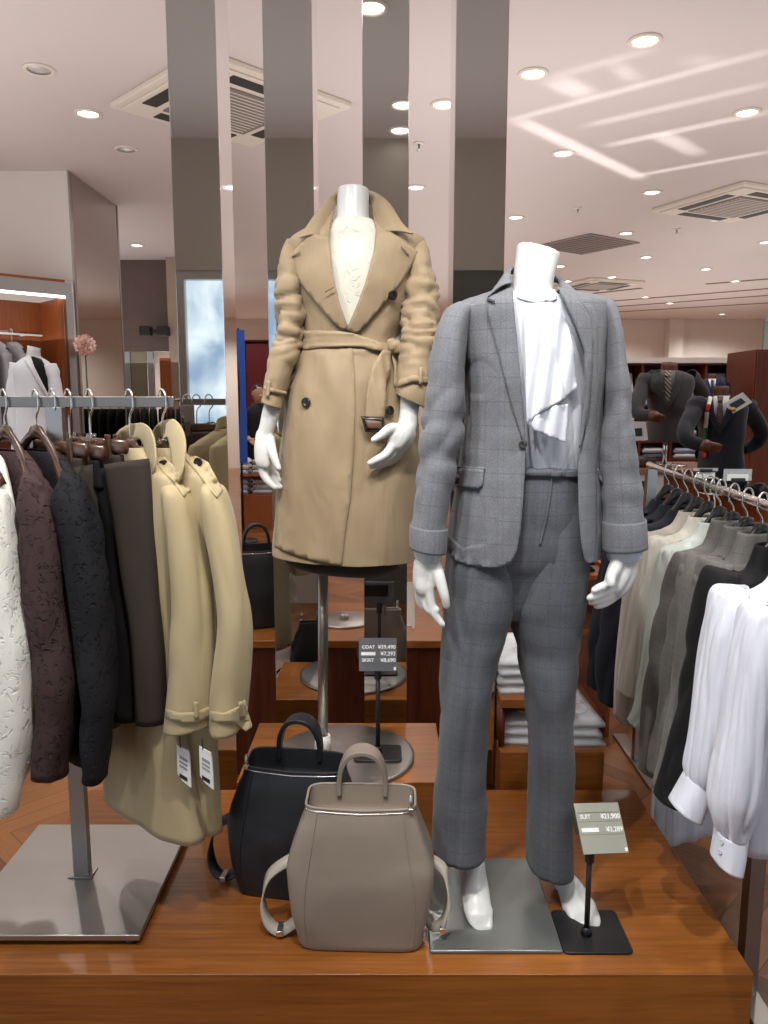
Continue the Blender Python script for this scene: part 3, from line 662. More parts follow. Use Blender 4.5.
s2, s2m = sleeve([(408, 242, 423, 238, 2.12, .03), (407, 256, 428, 250, 2.10, .052), (406, 276, 432, 272, 2.085, .06), (404, 302, 437, 298, 2.07, .06), (401, 330, 437, 326, 2.05, .058), (399, 350, 434, 348, 2.035, .055), (398, 370, 431, 372, 2.02, .05), (397, 388, 428.5, 396, 2.01, .046), (396.5, 394, 426.5, 409, 2.01, .045)], 'sleeve', 9)
# turned-up collar standing round the neck
cr = []
for t, (x0, y0, d0), (x1, y1, d1) in ((0, (329, 236, 2.045), (299, 238.5, 2.02)), (.12, (331, 222, 2.07), (306, 228, 2.035)), (.28, (335, 207, 2.105), (318, 211, 2.09)), (.42, (340, 203, 2.155), (335.5, 192, 2.155)), (.5, (354, 203, 2.175), (354, 190, 2.185)), (.58, (368, 203, 2.155), (373, 192, 2.155)),
                                      (.72, (372, 207, 2.105), (389, 203, 2.09)), (.88, (376, 220, 2.07), (402, 223, 2.035)), (1, (378, 233, 2.045), (414, 234.5, 2.02))):
    cr.append([*W(x0, y0, d0), *W(x1, y1, d1)])
cr = catmull(cr, 5)
rings = []
for r_ in cr:
    a, b_ = V(*r_[:3]), V(*r_[3:]); rings.append([a.lerp(b_, k / 6) + V(0, -.012 * math.sin(PI * k / 6), .004 * math.sin(PI * k / 6)) for k in range(7)])
obj('collar', MB().loft(rings, False), M['trench'], tc_, solid=.004, sub=1)
allb = [full, s1m.bvh(), s2m.bvh()]
# lapels
lap1 = [(329, 237), (312, 233), (301, 244), (287, 258.5), (285.5, 261.5), (300, 283), (318, 305), (334, 323), (344, 330.5), (348, 327), (340, 304), (333, 277), (330, 252)]
lap2 = [(377, 231), (391, 232), (406, 244), (418.5, 252), (417.5, 257), (402, 281), (383, 305), (366, 325), (356, 334), (347, 329), (357, 305), (366, 281), (374, 252)]
for lp, ex in ((lap1, (286, 261)), (lap2, (418, 254))):
    lm = drape(lp, [full], .009, 3.2, liftfn=lambda x, y, ex=ex: .009 * max(0, 1 - math.hypot(x - ex[0], y - ex[1]) / 34))
    obj('lapel', lm, M['trench'], tc_, solid=.0035, offset=1)
for bh in ([(291, 256.5), (300, 251.5), (300.6, 252.6), (291.6, 257.7)], [(325, 291.5), (334, 286), (334.5, 287.2), (325.5, 292.6)], [(401.5, 246), (409.5, 255), (408.6, 255.8), (400.6, 247)]):
    obj('buttonhole', drape(bh, [full], .0225, 2., None), M['trenchin'], tc_, solid=.001)
# yoke flap and storm pocket
obj('pocket_welt', drape([(288.5, 372), (293, 374), (289, 388), (283.5, 402), (280.5, 401)], [full], .009, 3.), M['trench'], tc_, solid=.004, offset=1)
# belt, wrapped over the waist
belt_u = [(300, 331), (315, 330.5), (335, 331), (352, 333), (368, 338), (380, 342.5), (389, 344)]; belt_l = [(389, 353), (378, 350), (362, 347), (345, 346.5), (325, 347.5), (310, 349), (301, 349.5)]
bm_ = drape(belt_u + belt_l, [full], .013, 3.); bm_.displaced(lambda co, uv: .002 * math.sin(co.z * 420 + 2 * fbm(co, 8)))
obj('belt', bm_, M['trench'], tc_, solid=.004, offset=1)
obj('belt', drape([(388, 343), (400, 342), (401, 353), (389, 354)], [full], .012, 3.), M['trench'], tc_, solid=.004, offset=1)
kc = disc_on(389, 348, 0, [full], .02)[0]
kn = MB()
for i in range(9):
    pass
kn.lathe([(.001, -.016), (.012, -.014), (.018, -.004), (.018, .006), (.011, .015), (.001, .017)], (0, 0, 0), 16); kn.v = [kc + Matrix.Rotation(.5, 3, 'Y') @ V(p.x * 1.25, p.y * .8, p.z) for p in kn.v]; kn.displaced(lambda co, uv: .003 * math.sin(co.x * 500 + co.z * 300))
obj('belt_knot', kn, M['trench'], tc_, sub=1)
tl = [(383, 350), (391, 351), (390, 370), (386, 390), (384.5, 418), (366, 418), (366, 400), (369, 380), (374, 362)]
tlm = drape(tl, [full], .018, 3.2); tlm.displaced(lambda co, uv: .0025 * math.sin(co.x * 260 + co.z * 40)); tail = obj('belt_tail', tlm, M['trench'], tc_, solid=.003, offset=1)
obj('buckle', drape([(361, 416), (384, 418.5), (384.5, 432), (365.5, 432)], [full], .024, 3.), M['horn'], tail, solid=.004, offset=1)
obj('buckle_inset', drape([(365, 419.5), (381.5, 421.5), (381.8, 428.5), (367.5, 428.5)], [full], .029, 3.), plain('buckle_leather', srgb(98, 70, 56), .45), tail, solid=.001, offset=1)
obj('belt_tail', drape([(391, 352), (399, 353), (402, 372), (398, 390), (394, 384), (394, 368)], [full], .012, 3.), M['trench'], tc_, solid=.003, offset=1)
for bx_, by_ in ((308, 403), (387, 411), (390.5, 294.5)):
    c, nn = disc_on(bx_, by_, .012, [full], .011); obj('button', button_mb(c, nn, .0125, .005), M['horn'], tc_)
# sleeve straps at the cuffs
for P_, sm in (([(264, 386), (286.5, 392), (286.3, 396), (263.2, 390)], s1m), ([(397.5, 381), (413, 375), (430, 378), (429.6, 384), (413, 381.5), (397.5, 387.5)], s2m)):
    obj('cuff_strap', drape(P_, [sm.bvh()], .007, 3.), M['trench'], tc_, solid=.004, offset=1)
for P_, sm in (([(266.5, 380), (270, 381), (269, 397), (265.5, 396)], s1m), ([(419.5, 367), (423, 367.5), (422.5, 385), (419, 384)], s2m)):
    obj('strap_loop', drape(P_, [sm.bvh()], .011, 3.), M['trench'], tc_, solid=.003, offset=1)
# dark garment under the coat hem
sk = sil([(300, 540, 396, 540, 2.12, .10), (286, 556, 400, 556, 2.12, .122), (289, 562, 398, 566, 2.12, .12), (302, 566, 390, 572, 2.12, .10)], 3, 48, 2.2)
so_ = obj('black_skirt_hem', sk, M['cuffdark'], None, solid=.002); tag(so_, 'black skirt just showing under the trench coat hem', 'skirt')
# ------------------------------------------------------------ full figure mannequin in a checked trouser suit
SY = 1.74
M['suit'] = plaid('grey_glen_check', srgb(112, 114, 119), srgb(84, 87, 93), srgb(78, 86, 112))
M['trou'] = plaid('grey_glen_check_trousers', srgb(88, 91, 97), srgb(66, 69, 75), srgb(64, 72, 96))
M['suitin'] = cloth('suit_lining', srgb(58, 58, 62), .6)
M['silk'] = cloth('white_crepe', srgb(206, 210, 220), .6, weave=1600., var=.02, bump=.04, fold=.12, foldscale=(30, 30, 4))
sm_ = thing('standing_mannequin', 'glossy white headless mannequin standing barefoot in the grey check suit', 'mannequin', (W(520, 900, SY).x, SY, PZ))
b = MB()
sil([(517, 243.5, 560, 255, 1.75, .05), (516, 255, 558, 264, 1.745, .051), (514, 272, 554, 277, 1.735, .053), (512, 286, 552, 292, 1.73, .056), (507, 293, 559, 297, 1.73, .065), (480, 300, 585, 303, 1.74, .075), (463, 318, 600, 318, 1.74, .085), (470, 360, 594, 360, 1.74, .098), (478, 420, 588, 420, 1.74, .085), (470, 470, 584, 470, 1.74, .09), (466, 530, 580, 530, 1.75, .09), (470, 575, 572, 575, 1.75, .075), (485, 590, 560, 592, 1.75, .05)], 4, 32, 2.2, b, True, True)
sil([(462, 590, 505, 592, 1.75, .08), (461, 680, 489, 680, 1.74, .06), (456, 760, 480, 760, 1.75, .05), (460, 840, 479, 840, 1.75, .036), (461.5, 862, 483, 862, 1.745, .04)], 4, 24, 2., b, True, True)
sil([(522, 592, 572, 592, 1.75, .08), (532, 690, 566, 690, 1.75, .06), (538, 780, 562, 780, 1.77, .05), (546, 850, 567, 850, 1.78, .036), (553, 884, 573, 872, 1.775, .04)], 4, 24, 2., b, True, True)
# bare feet pointing down towards the viewer
def foot(rows):
    rg = [sring(*r, n=20, power=2.2) for r in catmull([list(r) for r in rows], 4)]; b.loft(rg, True, True, True)
foot([(461, 858, 484, 858, 1.75, .042), (460.5, 872, 486, 872, 1.735, .05), (461, 888, 489, 888, 1.705, .05), (462.5, 905, 491.5, 905, 1.665, .035), (466, 918, 493.2, 920, 1.64, .022), (472, 927, 493.5, 930, 1.622, .012), (478, 931.5, 492, 933.5, 1.615, .007)])
foot([(553, 882, 571, 870, 1.78, .04), (556, 890, 575.5, 877, 1.755, .046), (559, 898, 583, 885, 1.725, .045), (563, 911, 592, 898, 1.69, .032), (569, 921, 598, 910, 1.66, .022), (577, 929, 601, 920, 1.64, .012), (584, 933, 600.5, 927, 1.63, .007)])
# toes
for ch in ([(471, 905, 1.665), (468.5, 912, 1.65), (469, 918, 1.640)], [(476, 908, 1.66), (473, 917, 1.642), (473.5, 923.5, 1.63)], [(480, 910, 1.657), (478, 920, 1.637), (478.5, 927.5, 1.622)], [(484, 911, 1.657), (483, 922, 1.634), (483.5, 930.5, 1.617)], [(489, 910, 1.658), (489, 922, 1.634), (489.3, 931.5, 1.615)],
           [(569, 909, 1.685), (571, 917, 1.668), (574, 923, 1.655)], [(574, 910, 1.68), (577, 919.5, 1.660), (580, 926.5, 1.645)], [(579, 909, 1.68), (583, 920, 1.655), (586.5, 928, 1.639)], [(584, 907, 1.68), (589, 919, 1.653), (592.5, 928.5, 1.635)], [(590, 903, 1.684), (595.5, 916, 1.654), (598, 925, 1.637)]):
    pts = [V(*q) for q in catmull([list(W(*c)) for c in ch], 4)]; pts = [p + V(0, 0, .004) for p in pts]; b.tube(pts, [.0105 - .0035 * i / (len(pts) - 1) for i in range(len(pts))], 10)
# forearms
sil([(425, 480, 447, 480, 1.68, .03), (420, 530, 442, 530, 1.655, .026), (418, 548, 438, 549, 1.645, .024), (417, 560, 439, 560, 1.64, .023)], 4, 20, 2., b, True, True)
sil([(608, 480, 630, 480, 1.70, .03), (613, 530, 635, 530, 1.675, .026), (616, 550, 636, 551, 1.67, .024), (613, 562, 634, 564, 1.668, .022)], 4, 20, 2., b, True, True)
hand_into(b, [[(426, 556, 1.64, .02), (425, 573, 1.635, .0235), (424.5, 588, 1.63, .021)], [(432, 557, 1.637, .018), (431.5, 573, 1.63, .02), (429.5, 588, 1.625, .0165)], [(421, 560, 1.645, .016), (420.5, 576, 1.642, .018), (420.5, 588, 1.64, .015)]],
          [[(429.5, 586, 1.622, .0125), (431, 602, 1.62, .0115), (435.5, 615, 1.615, .010), (442.5, 624.5, 1.61, .0075)], [(425, 588, 1.632, .0125), (426, 603, 1.63, .0115), (431, 611, 1.62, .010), (437, 609.5, 1.612, .0078)],
           [(421.5, 588, 1.642, .012), (423, 602, 1.645, .0105), (427, 609, 1.64, .0095), (434, 609, 1.632, .0075)], [(419, 586, 1.652, .011), (418.8, 597, 1.658, .0095), (421, 605, 1.655, .0085), (426, 608, 1.65, .0072)],
           [(434, 562, 1.628, .0145), (439, 576, 1.61, .0135), (443, 590, 1.60, .0115), (445.2, 598, 1.597, .0100), (446.5, 606, 1.60, .0082)]])
hand_into(b, [[(625, 558, 1.665, .022), (621, 572, 1.655, .025), (614, 586, 1.645, .022)], [(630, 560, 1.668, .018), (627, 576, 1.66, .02), (619, 591, 1.652, .017)], [(620, 558, 1.66, .017), (615, 573, 1.648, .019), (610, 584, 1.642, .015)]],
          [[(612, 583, 1.64, .0125), (605, 586, 1.625, .0115), (599, 588, 1.61, .010), (594, 590.5, 1.60, .0078)], [(613, 588, 1.643, .0125), (605, 592, 1.628, .0115), (597, 595, 1.613, .010), (589.5, 598, 1.602, .0078)],
           [(615, 592, 1.648, .012), (606, 597, 1.634, .011), (598, 600, 1.62, .0095), (591, 602.5, 1.61, .0075)], [(618, 593, 1.655, .0115), (610, 600, 1.645, .010), (602, 604.5, 1.63, .009), (596, 606, 1.622, .0072)],
           [(620, 562, 1.648, .0145), (614.5, 570, 1.628, .013), (611, 577, 1.615, .0115), (611.5, 584, 1.606, .009)]])
obj('body', b, M['manne'], sm_, remesh=.0034, smoothit=4)
A = W(427, 955, 1.55); gx0, gx1 = .078 - .012, .425
obj('base_plate', MB().box((W(430, 955, 1.545).x, 1.545, PZ + .0005), (W(563, 955, 1.545).x, 1.895, PZ + .009)), plain('satin_base_grey', srgb(128, 132, 130), .28, metal=.55), sm_, bevel=.003)

# ---- trousers
tr = thing('trousers', 'grey check straight trousers of the suit on the barefoot mannequin', 'trousers', (W(510, 700, SY).x, SY, .4))
t1 = [(476, 462, 545, 464, 1.745, .095), (470, 475, 545, 477, 1.745, .1), (455, 520, 535, 520, 1.745, .112), (447, 560, 521, 562, 1.745, .118), (444.5, 600, 513, 605, 1.74, .115), (443.5, 625, 505, 630, 1.735, .105), (442, 665, 496.5, 668, 1.72, .095), (440.5, 705, 489, 707, 1.71, .087), (437.5, 760, 485.5, 762, 1.715, .083), (434, 805, 485, 806, 1.72, .084), (431.5, 846, 484.5, 850, 1.715, .087)]
t2 = [(515, 463, 581, 466, 1.745, .095), (517, 475, 583, 477, 1.745, .1), (513, 520, 587, 520, 1.745, .112), (508, 560, 587.5, 562, 1.745, .116), (506, 598, 583, 600, 1.742, .112), (510, 615, 581, 622, 1.74, .105), (520, 662, 575.5, 663, 1.735, .095), (526, 712, 572, 712, 1.73, .087), (529, 775, 571.5, 776, 1.74, .082), (527.5, 820, 571.5, 822, 1.745, .083), (526.5, 861, 571.5, 866, 1.75, .086)]
def trfold(mb, cx):
    def fn(co, uv):
        px, py = proj(co); d = .0035 * fbm(V(co.x, co.y, co.z * .6), 10)
        if co.y < SY - .02:
            x0 = cx(py); d += .008 * math.exp(-abs(px - x0) / 2.6) * (1 if py > 480 else 0)      # pressed crease
        d += .007 * (.35 + math.exp(-((py - 690) / 60) ** 2)) * (ridge(V(co.x * 7 + co.z * 4, co.y * 7, co.z * 9)) - .5)
        return d
    return mb.displaced(fn)
lg1 = trfold(sil(t1, 7, 64, 2.2), lambda py: 487 - (py - 480) * .075 if py < 700 else 470.5 - (py - 700) * .10)
lg2 = trfold(sil(t2, 7, 64, 2.2), lambda py: 556 - (py - 480) * .02)
seat = sil([(476, 463, 582, 467, 1.742, .112), (470, 475, 583, 477, 1.743, .115), (456, 520, 587, 520, 1.745, .121), (449, 555, 587, 557, 1.745, .115), (452, 578, 582, 580, 1.745, .098), (474, 598, 556, 600, 1.745, .085), (498, 612, 522, 613, 1.745, .07)], 7, 80, 2.4)
seat.displaced(lambda co, uv: .004 * (ridge(V(co.x * 8 + co.z * 5, co.y * 8, co.z * 9)) - .5))
tl_ = [lg1.bvh(), lg2.bvh(), seat.bvh()]
obj('seat_and_hips', seat, M['trou'], tr, solid=.002)
obj('trouser_leg', lg1, M['trou'], tr, solid=.002); obj('trouser_leg', lg2, M['trou'], tr, solid=.002)
wb = drape([(522, 464), (540, 464), (560, 465), (580, 466.5), (580.5, 478), (560, 477), (540, 476.5), (522, 476)], tl_, .006, 3.); wbo = obj('waistband', wb, M['trou'], tr, solid=.003, offset=1)
obj('waist_hook_tab', drape([(551, 465), (561, 465.3), (560.5, 477.5), (551, 477)], tl_, .010, 3.), M['trou'], wbo, solid=.001, offset=1)
obj('fly', drape([(551, 478), (553, 478), (550.5, 500), (546, 525), (541, 545), (539, 545), (544, 524), (548.5, 500)], tl_, .003, 2.), M['trou'], tr, solid=.0015, offset=1)
# ---- blouse with a cascading front
bs = thing('white_blouse', 'white draped blouse with ruffled front tucked into the grey check trousers', 'blouse', (W(545, 380, SY).x, SY, 1.3))
bw = sil([(511, 288, 555, 293, 1.732, .060), (508, 296, 562, 300, 1.735, .072), (485, 308, 588, 310, 1.74, .086), (474, 340, 594, 340, 1.74, .104), (480, 400, 591, 400, 1.74, .110), (490, 440, 588, 440, 1.742, .110), (494, 467, 586, 468, 1.745, .1)], 7, 80, 2.2)
bw.displaced(lambda co, uv: .005 * (math.sin(co.x * 150 + 4 * fbm(co, 4)) * .5 + fbm(V(co.x * 2, co.y, co.z * .3), 12)) * max(0, min(1, (1.74 - co.z) * 9)))
bb = bw.bvh()
obj('bodice', bw, M['silk'], bs, solid=.0012)
obj('neckband', drape([(511, 288), (520, 293), (535, 297), (550, 296.5), (556, 294), (557, 299), (550, 302), (535, 303), (520, 299), (511.5, 295)], [bb], .005, 2.5), M['silk'], bs, solid=.0015, offset=1)
c, nn = disc_on(546, 300.5, .005, [bb], .009); obj('button', button_mb(c, nn, .005, .002), plain('pearl', srgb(226, 214, 186), .25), bs)
def ruffle(poly, lift, ph, amp=.006):
    mb = drape(poly, [bb], lift, 2.6, liftfn=lambda x, y: amp * (1 + math.sin(x * .38 + y * .05 + ph)) + .00020 * max(0, y - 310))
    return obj('ruffle', mb, M['silk'], bs, solid=.001, offset=1)
ruffle([(534, 303), (552, 302), (566, 320), (575, 352), (577, 388), (566, 397), (556, 401), (548, 394), (551, 394), (552, 388), (545, 370), (538, 335)], .004, 0.)
ruffle([(524, 303), (540, 303), (552, 340), (560, 372), (566, 398), (556, 404), (540, 412), (527, 424), (526, 400), (525, 360)], .011, 1.3)
ruffle([(527, 423), (540, 413), (556, 405), (568, 404), (567, 424), (565, 443), (548, 436), (534, 430)], .006, 2.2)
# ---- jacket
jk = thing('blazer', 'open grey check single button blazer with turned back cuffs over a white blouse', 'blazer', (W(520, 420, SY).x, SY, 1.1))
jr = [(508, 285, 560, 290, 1.755, .066), (490, 293, 582, 295, 1.75, .088), (466, 301, 604, 301, 1.745, .100), (455, 310, 609, 310, 1.74, .108), (458, 335, 607, 335, 1.74, .118), (464, 375, 602, 372, 1.74, .128), (466, 415, 599, 412, 1.74, .124), (461, 455, 598, 455, 1.74, .126), (453, 500, 599, 500, 1.74, .136), (449, 535, 600, 535, 1.74, .138), (448, 552, 599, 553, 1.74, .138)]
js = sil(jr, 8, 110, 2.25)
def jf(co, uv):
    px, py = proj(co); d = .004 * fbm(V(co.x, co.y, co.z * .7), 9)
    d += .004 * math.exp(-((py - 448) / 14) ** 2) * (ridge(V(co.x * 5, co.y * 5, co.z * 22)) - .5)
    return d
js.displaced(jf); jb = js.bvh()
OPEN = [(513, 262), (511.5, 280), (514, 310), (518, 350), (521.5, 390), (524.5, 420), (525.5, 447), (523.5, 487), (520.5, 530), (512, 562), (500, 600), (600, 600), (588, 563), (580, 520), (578.5, 467), (580, 447), (585, 405), (584.5, 352), (575, 325), (563, 300), (557, 285), (556, 262)]
js = cut(js, OPEN, SY + .01)
# round the lower front corner and dip the hem
for i, p in enumerate(js.v): pass
obj('jacket_body', js, M['suit'], jk, solid=.003)
hem = [(447, 548), (446.5, 553), (455, 560), (468, 565), (482, 567.5), (496, 568), (507, 565.5), (513, 560), (517, 550), (520.5, 531), (523, 500), (525, 470), (525.6, 447), (520, 430), (508, 390), (497, 340), (491, 308), (488, 300), (468, 305), (465, 330), (468, 370), (469, 415), (464, 455), (456, 490), (449, 525)]
fpan = drape(hem, [jb], .0055, 3.2, 1.60); obj('front_panel', fpan, M['suit'], jk, solid=.002, offset=1)
hem2 = [(578, 467), (581, 449), (584, 440), (588, 410), (590, 375), (591, 340), (588, 318), (583, 303), (592, 305), (597, 320), (597.5, 370), (596, 455), (597, 500), (597, 540), (597, 561), (589, 563.5), (585, 561), (581.5, 545), (579, 512)]
obj('front_panel', drape(hem2, [jb], .0055, 3.2, 1.62), M['suit'], jk, solid=.002, offset=1)
def jsleeve(rows, seed):
    s_ = sil(rows, 9, 72, 2.15)
    def fn(co, uv):
        px, py = proj(co); q = V(co.x * 1.2 + co.z * .5, co.y, co.z * 1.4 - co.x * .4)
        k = math.exp(-((py - 440) / 75) ** 2)
        return .008 * k * (ridge(q * 9 + V(seed, 0, 0)) - .5) + .0055 * (k + .2) * (ridge(V(co.x * 10 - co.z * 9 + seed, co.y * 10, co.z * 13)) - .5) + .003 * fbm(co, 9)
    s_.displaced(fn); o = obj('sleeve', s_, M['suit'], jk, solid=.003); return o, s_
so1, sm1 = jsleeve([(457, 303.5, 474, 307, 1.735, .05), (446.5, 309, 472, 314, 1.722, .066), (438, 325, 468, 330, 1.705, .07), (433, 345, 465.5, 350, 1.695, .072), (429, 375, 464.5, 380, 1.685, .07), (425, 415, 463, 418, 1.675, .067), (421, 455, 455, 460, 1.665, .062), (416.5, 490, 449.5, 494, 1.655, .058), (412.5, 525, 446, 527, 1.648, .054), (411.5, 546, 444, 551, 1.643, .053)], 0)
so2, sm2 = jsleeve([(592, 304, 604, 300, 1.74, .05), (594, 314, 612, 306, 1.735, .062), (600, 335, 618.5, 330, 1.725, .066), (602, 370, 623, 366, 1.715, .068), (603, 410, 627, 406, 1.705, .066), (600, 450, 633, 447, 1.695, .062), (602, 490, 638.5, 487, 1.685, .058), (603.5, 522, 642, 519, 1.676, .055), (604, 549, 643.5, 545, 1.67, .054)], 5)
for rows in ([(410.6, 524, 447, 527, 1.648, .058), (410, 536, 446.5, 540, 1.645, .059), (410.2, 547, 445.5, 552.5, 1.643, .058)], [(602.5, 521, 643.5, 518, 1.676, .059), (602.5, 535, 644.5, 531, 1.672, .060), (603, 550.5, 645, 546, 1.67, .059)]):
    obj('turned_cuff', sil(rows, 4, 44, 2.15), M['suit'], jk, solid=.004)
for rows in ([(414, 545, 441, 549, 1.643, .042), (415, 553, 440, 556, 1.642, .04), (416.5, 557.5, 439.5, 560, 1.642, .039)], [(609, 545, 640, 543, 1.67, .044), (608.5, 554, 641, 549, 1.67, .044), (610, 561, 640, 556, 1.67, .042)]):
    mb = sil(rows, 5, 40, 2.1); mb.displaced(lambda co, uv: .002 * math.sin(co.x * 330 + co.y * 200)); obj('blouse_cuff', mb, M['silk'], bs, solid=.0015)
# collar and lapels
l1 = [(511.5, 276), (506, 277), (497, 284), (490.5, 292), (486.5, 301), (487, 312), (493, 333), (503, 372), (513, 410), (521.5, 436), (525.5, 446), (525, 425), (522, 392), (518.5, 352), (514.5, 312)]
obj('lapel', drape(l1, [jb], .010, 3., 1.64, liftfn=lambda x, y: .006 * max(0, 1 - math.hypot(x - 487, y - 303) / 50)), M['suit'], jk, solid=.003, offset=1)
l2 = [(562, 293), (570, 296), (581, 303), (590, 318), (593, 340), (591, 375), (588, 410), (582, 440), (579.5, 448), (583, 420), (585.8, 395), (585.2, 352), (576, 326), (566, 304)]
obj('lapel', drape(l2, [jb], .010, 3., 1.64, liftfn=lambda x, y: .004 * max(0, 1 - math.hypot(x - 590, y - 320) / 50)), M['suit'], jk, solid=.003, offset=1)
cr = catmull([[*W(x0, y0, d0), *W(x1, y1, d1)] for (x0, y0, d0), (x1, y1, d1) in (((512, 283, 1.665), (487, 298, 1.648)), ((511, 278, 1.69), (495, 288, 1.68)), ((511, 271, 1.73), (503, 277, 1.74)), ((516, 268, 1.79), (512, 274, 1.81)), ((535, 268, 1.82), (535, 276, 1.84)), ((553, 276, 1.80), (560, 284, 1.82)), ((559, 283, 1.75), (573, 291, 1.76)), ((561, 291, 1.70), (581, 297, 1.69)), ((565, 301, 1.668), (587, 309, 1.652)))], 5)
rings = []
for r_ in cr:
    a, b_ = V(*r_[:3]), V(*r_[3:]); rings.append([a.lerp(b_, k / 5) + V(0, -.006 * math.sin(PI * k / 5), .007 * math.sin(PI * k / 5)) for k in range(6)])
obj('collar', MB().loft(rings, False), M['suit'], jk, solid=.003, sub=1)
obj('lapel_notch', drape([(486.5, 297), (495, 300.6), (495, 302.2), (487, 300.5)], [jb], .024, 2.), M['suitin'], jk, solid=.001)
obj('pocket_flap', drape([(457, 468), (470, 468.5), (484, 469.5), (482.5, 485), (478.5, 489), (466, 487.5), (452.5, 485.5), (454, 476)], [jb], .012, 3.), M['suit'], jk, solid=.003, offset=1)
obj('pocket_flap', drape([(597.5, 468), (601.5, 478), (603, 484), (599, 478)], [jb], .008, 3.), M['suit'], jk, solid=.003, offset=1)
obj('pocket_welt', drape([(456.5, 466), (484.5, 467.5), (484.4, 469.8), (456, 468.4)], [jb], .0125, 3.), M['suit'], jk, solid=.002, offset=1)
c, nn = disc_on(522.5, 444, .009, [jb], .007); obj('button', button_mb(c, nn, .009, .004), plain('grey_horn', (.05, .05, .055), .3), jk)
# ------------------------------------------------------------ garments on hangers
M['hangwood'] = wood('dark_hanger_wood', srgb(52, 34, 26), srgb(92, 64, 48), axis=(8, 8, 8), rough=.22, coat=.4)
M['hangblack'] = plain('black_hanger', (.016, .015, .015), .3)
M['lacewhite'] = embossed('white_lace_knit', srgb(238, 238, 228), scale=48., strength=.5, var=.10)
M['lacebrown'] = embossed('brown_lace', srgb(62, 46, 46), scale=60., strength=.9, var=.30, sheen=0.)
M['laceblack'] = embossed('black_lace', srgb(24, 24, 28), scale=60., strength=1., var=.4, sheen=0.)
M['brownwool'] = cloth('brown_wool', srgb(56, 48, 42), .8, fold=.1, sheen=0.)
M['blackwool'] = cloth('black_wool', srgb(20, 19, 20), .8, sheen=0.)
M['trench2'] = cloth('light_beige_gabardine', srgb(172, 156, 121), .6, weave=1400., var=.04, bump=.05, fold=.2, foldscale=(18, 18, 3))
M['taglabel'] = plain('tag_card', srgb(232, 232, 230), .6)
M['tagink'] = plain('tag_ink', (.02, .02, .025), .6)
def hanger(nm, label, hook, s, half, z0, drop, mat, group, clip=0):
    """hook: point on the rail; s: unit vector along the shoulders; z0: height of the neck of the wood."""
    h = thing(nm, label, 'hanger', (hook.x, hook.y, z0 - drop), group)
    c = V(hook.x, hook.y, 0); t = V(-s.y, s.x, 0); rz = hook.z
    wire = [c + V(0, 0, z0 - .005), c + V(0, 0, rz - .05), c + s * .017 + V(0, 0, rz - .028), c + s * .0185 + V(0, 0, rz - .008), c + s * .013 + V(0, 0, rz + .009), c + V(0, 0, rz + .0165), c - s * .013 + V(0, 0, rz + .009), c - s * .0185 + V(0, 0, rz - .008), c - s * .019 + V(0, 0, rz - .02)]
    obj('hook', MB().tube(smooth_path(wire, 3), .0026, 8), M['hookwire'], h)
    if clip:
        obj('crossbar', MB().tube([c - s * half + V(0, 0, z0), c + s * half + V(0, 0, z0)], .016, 12, flat=.45), mat, h)
        for q in (-.62, .62):
            a = c + s * (half * q) + V(0, 0, z0); e = MB(); u = t
            e.prism([a - s * .011 - u * .013 + V(0, 0, .026), a + s * .011 - u * .013 + V(0, 0, .026), a + s * .013 - u * .013 - V(0, 0, .05), a - s * .013 - u * .013 - V(0, 0, .05)], u * .006)
            e.prism([a - s * .011 + u * .007 + V(0, 0, .026), a + s * .011 + u * .007 + V(0, 0, .026), a + s * .013 + u * .007 - V(0, 0, .05), a - s * .013 + u * .007 - V(0, 0, .05)], u * .006)
            obj('clip', e, mat, h, bevel=.002)
            obj('clip_wire', MB().tube([a + s * .014 + V(0, 0, .012), a + s * .05 + V(0, 0, .012), a + s * .05 - V(0, 0, .014), a + s * .014 - V(0, 0, .014)], .002, 6), M['hookwire'], h)
    else:
        rows = []
        for k in range(21):
            q = -1 + k / 10; zz = z0 - drop * (abs(q) ** 1.55) ; rows.append((c + s * (half * q) + t * (-.012 * q * q) + V(0, 0, zz), .011 + .011 * abs(q) ** 2 + (.006 if abs(q) < .12 else 0)))
        obj('shoulder_bar', MB().tube([a for a, _ in rows], [b for _, b in rows], 14, flat=.62, hint=(0, 0, 1)), mat, h)
    return h
def slab(hook, s, rows, m=5, n=48, power=2.4, amp=.006, fs=10., seed=0., zscale=.35):
    """rows of (height, far end, near end, half thickness) along the hanger direction s."""
    t = V(-s.y, s.x, 0); mb = MB(); rg = []
    for z, a, b, T in catmull([list(r) for r in rows], m):
        ring = []
        for k in range(n):
            th = PI / 2 + 2 * PI * k / n; cs, sn = math.cos(th), math.sin(th)
            cs = math.copysign(abs(cs) ** (2 / power), cs); sn = math.copysign(abs(sn) ** (2 / power), sn)
            ring.append(V(hook.x, hook.y, z) + s * ((a + b) / 2 + (b - a) / 2 * cs) + t * (T * sn))
        rg.append(ring)
    mb.loft(rg, True)
    ztop = rows[0][0]
    mb.displaced(lambda co, uv: min(1, (ztop - co.z) * 5) * amp * (fbm(V(co.x + seed, co.y, co.z * zscale), fs) + .6 * math.sin((co.x * 5 + co.y * 7) * fs * 1.1 + seed * 7)))
    return mb
def slv(rows, amp=.005, fs=12., m=6, n=40, power=2.1, seed=0., zs=.5):
    mb = sil(rows, m, n, power, None, True)
    mb.displaced(lambda co, uv: amp * 1.6 * (ridge(V(co.x * fs + seed, co.y * fs, co.z * fs * zs)) - .5)); return mb

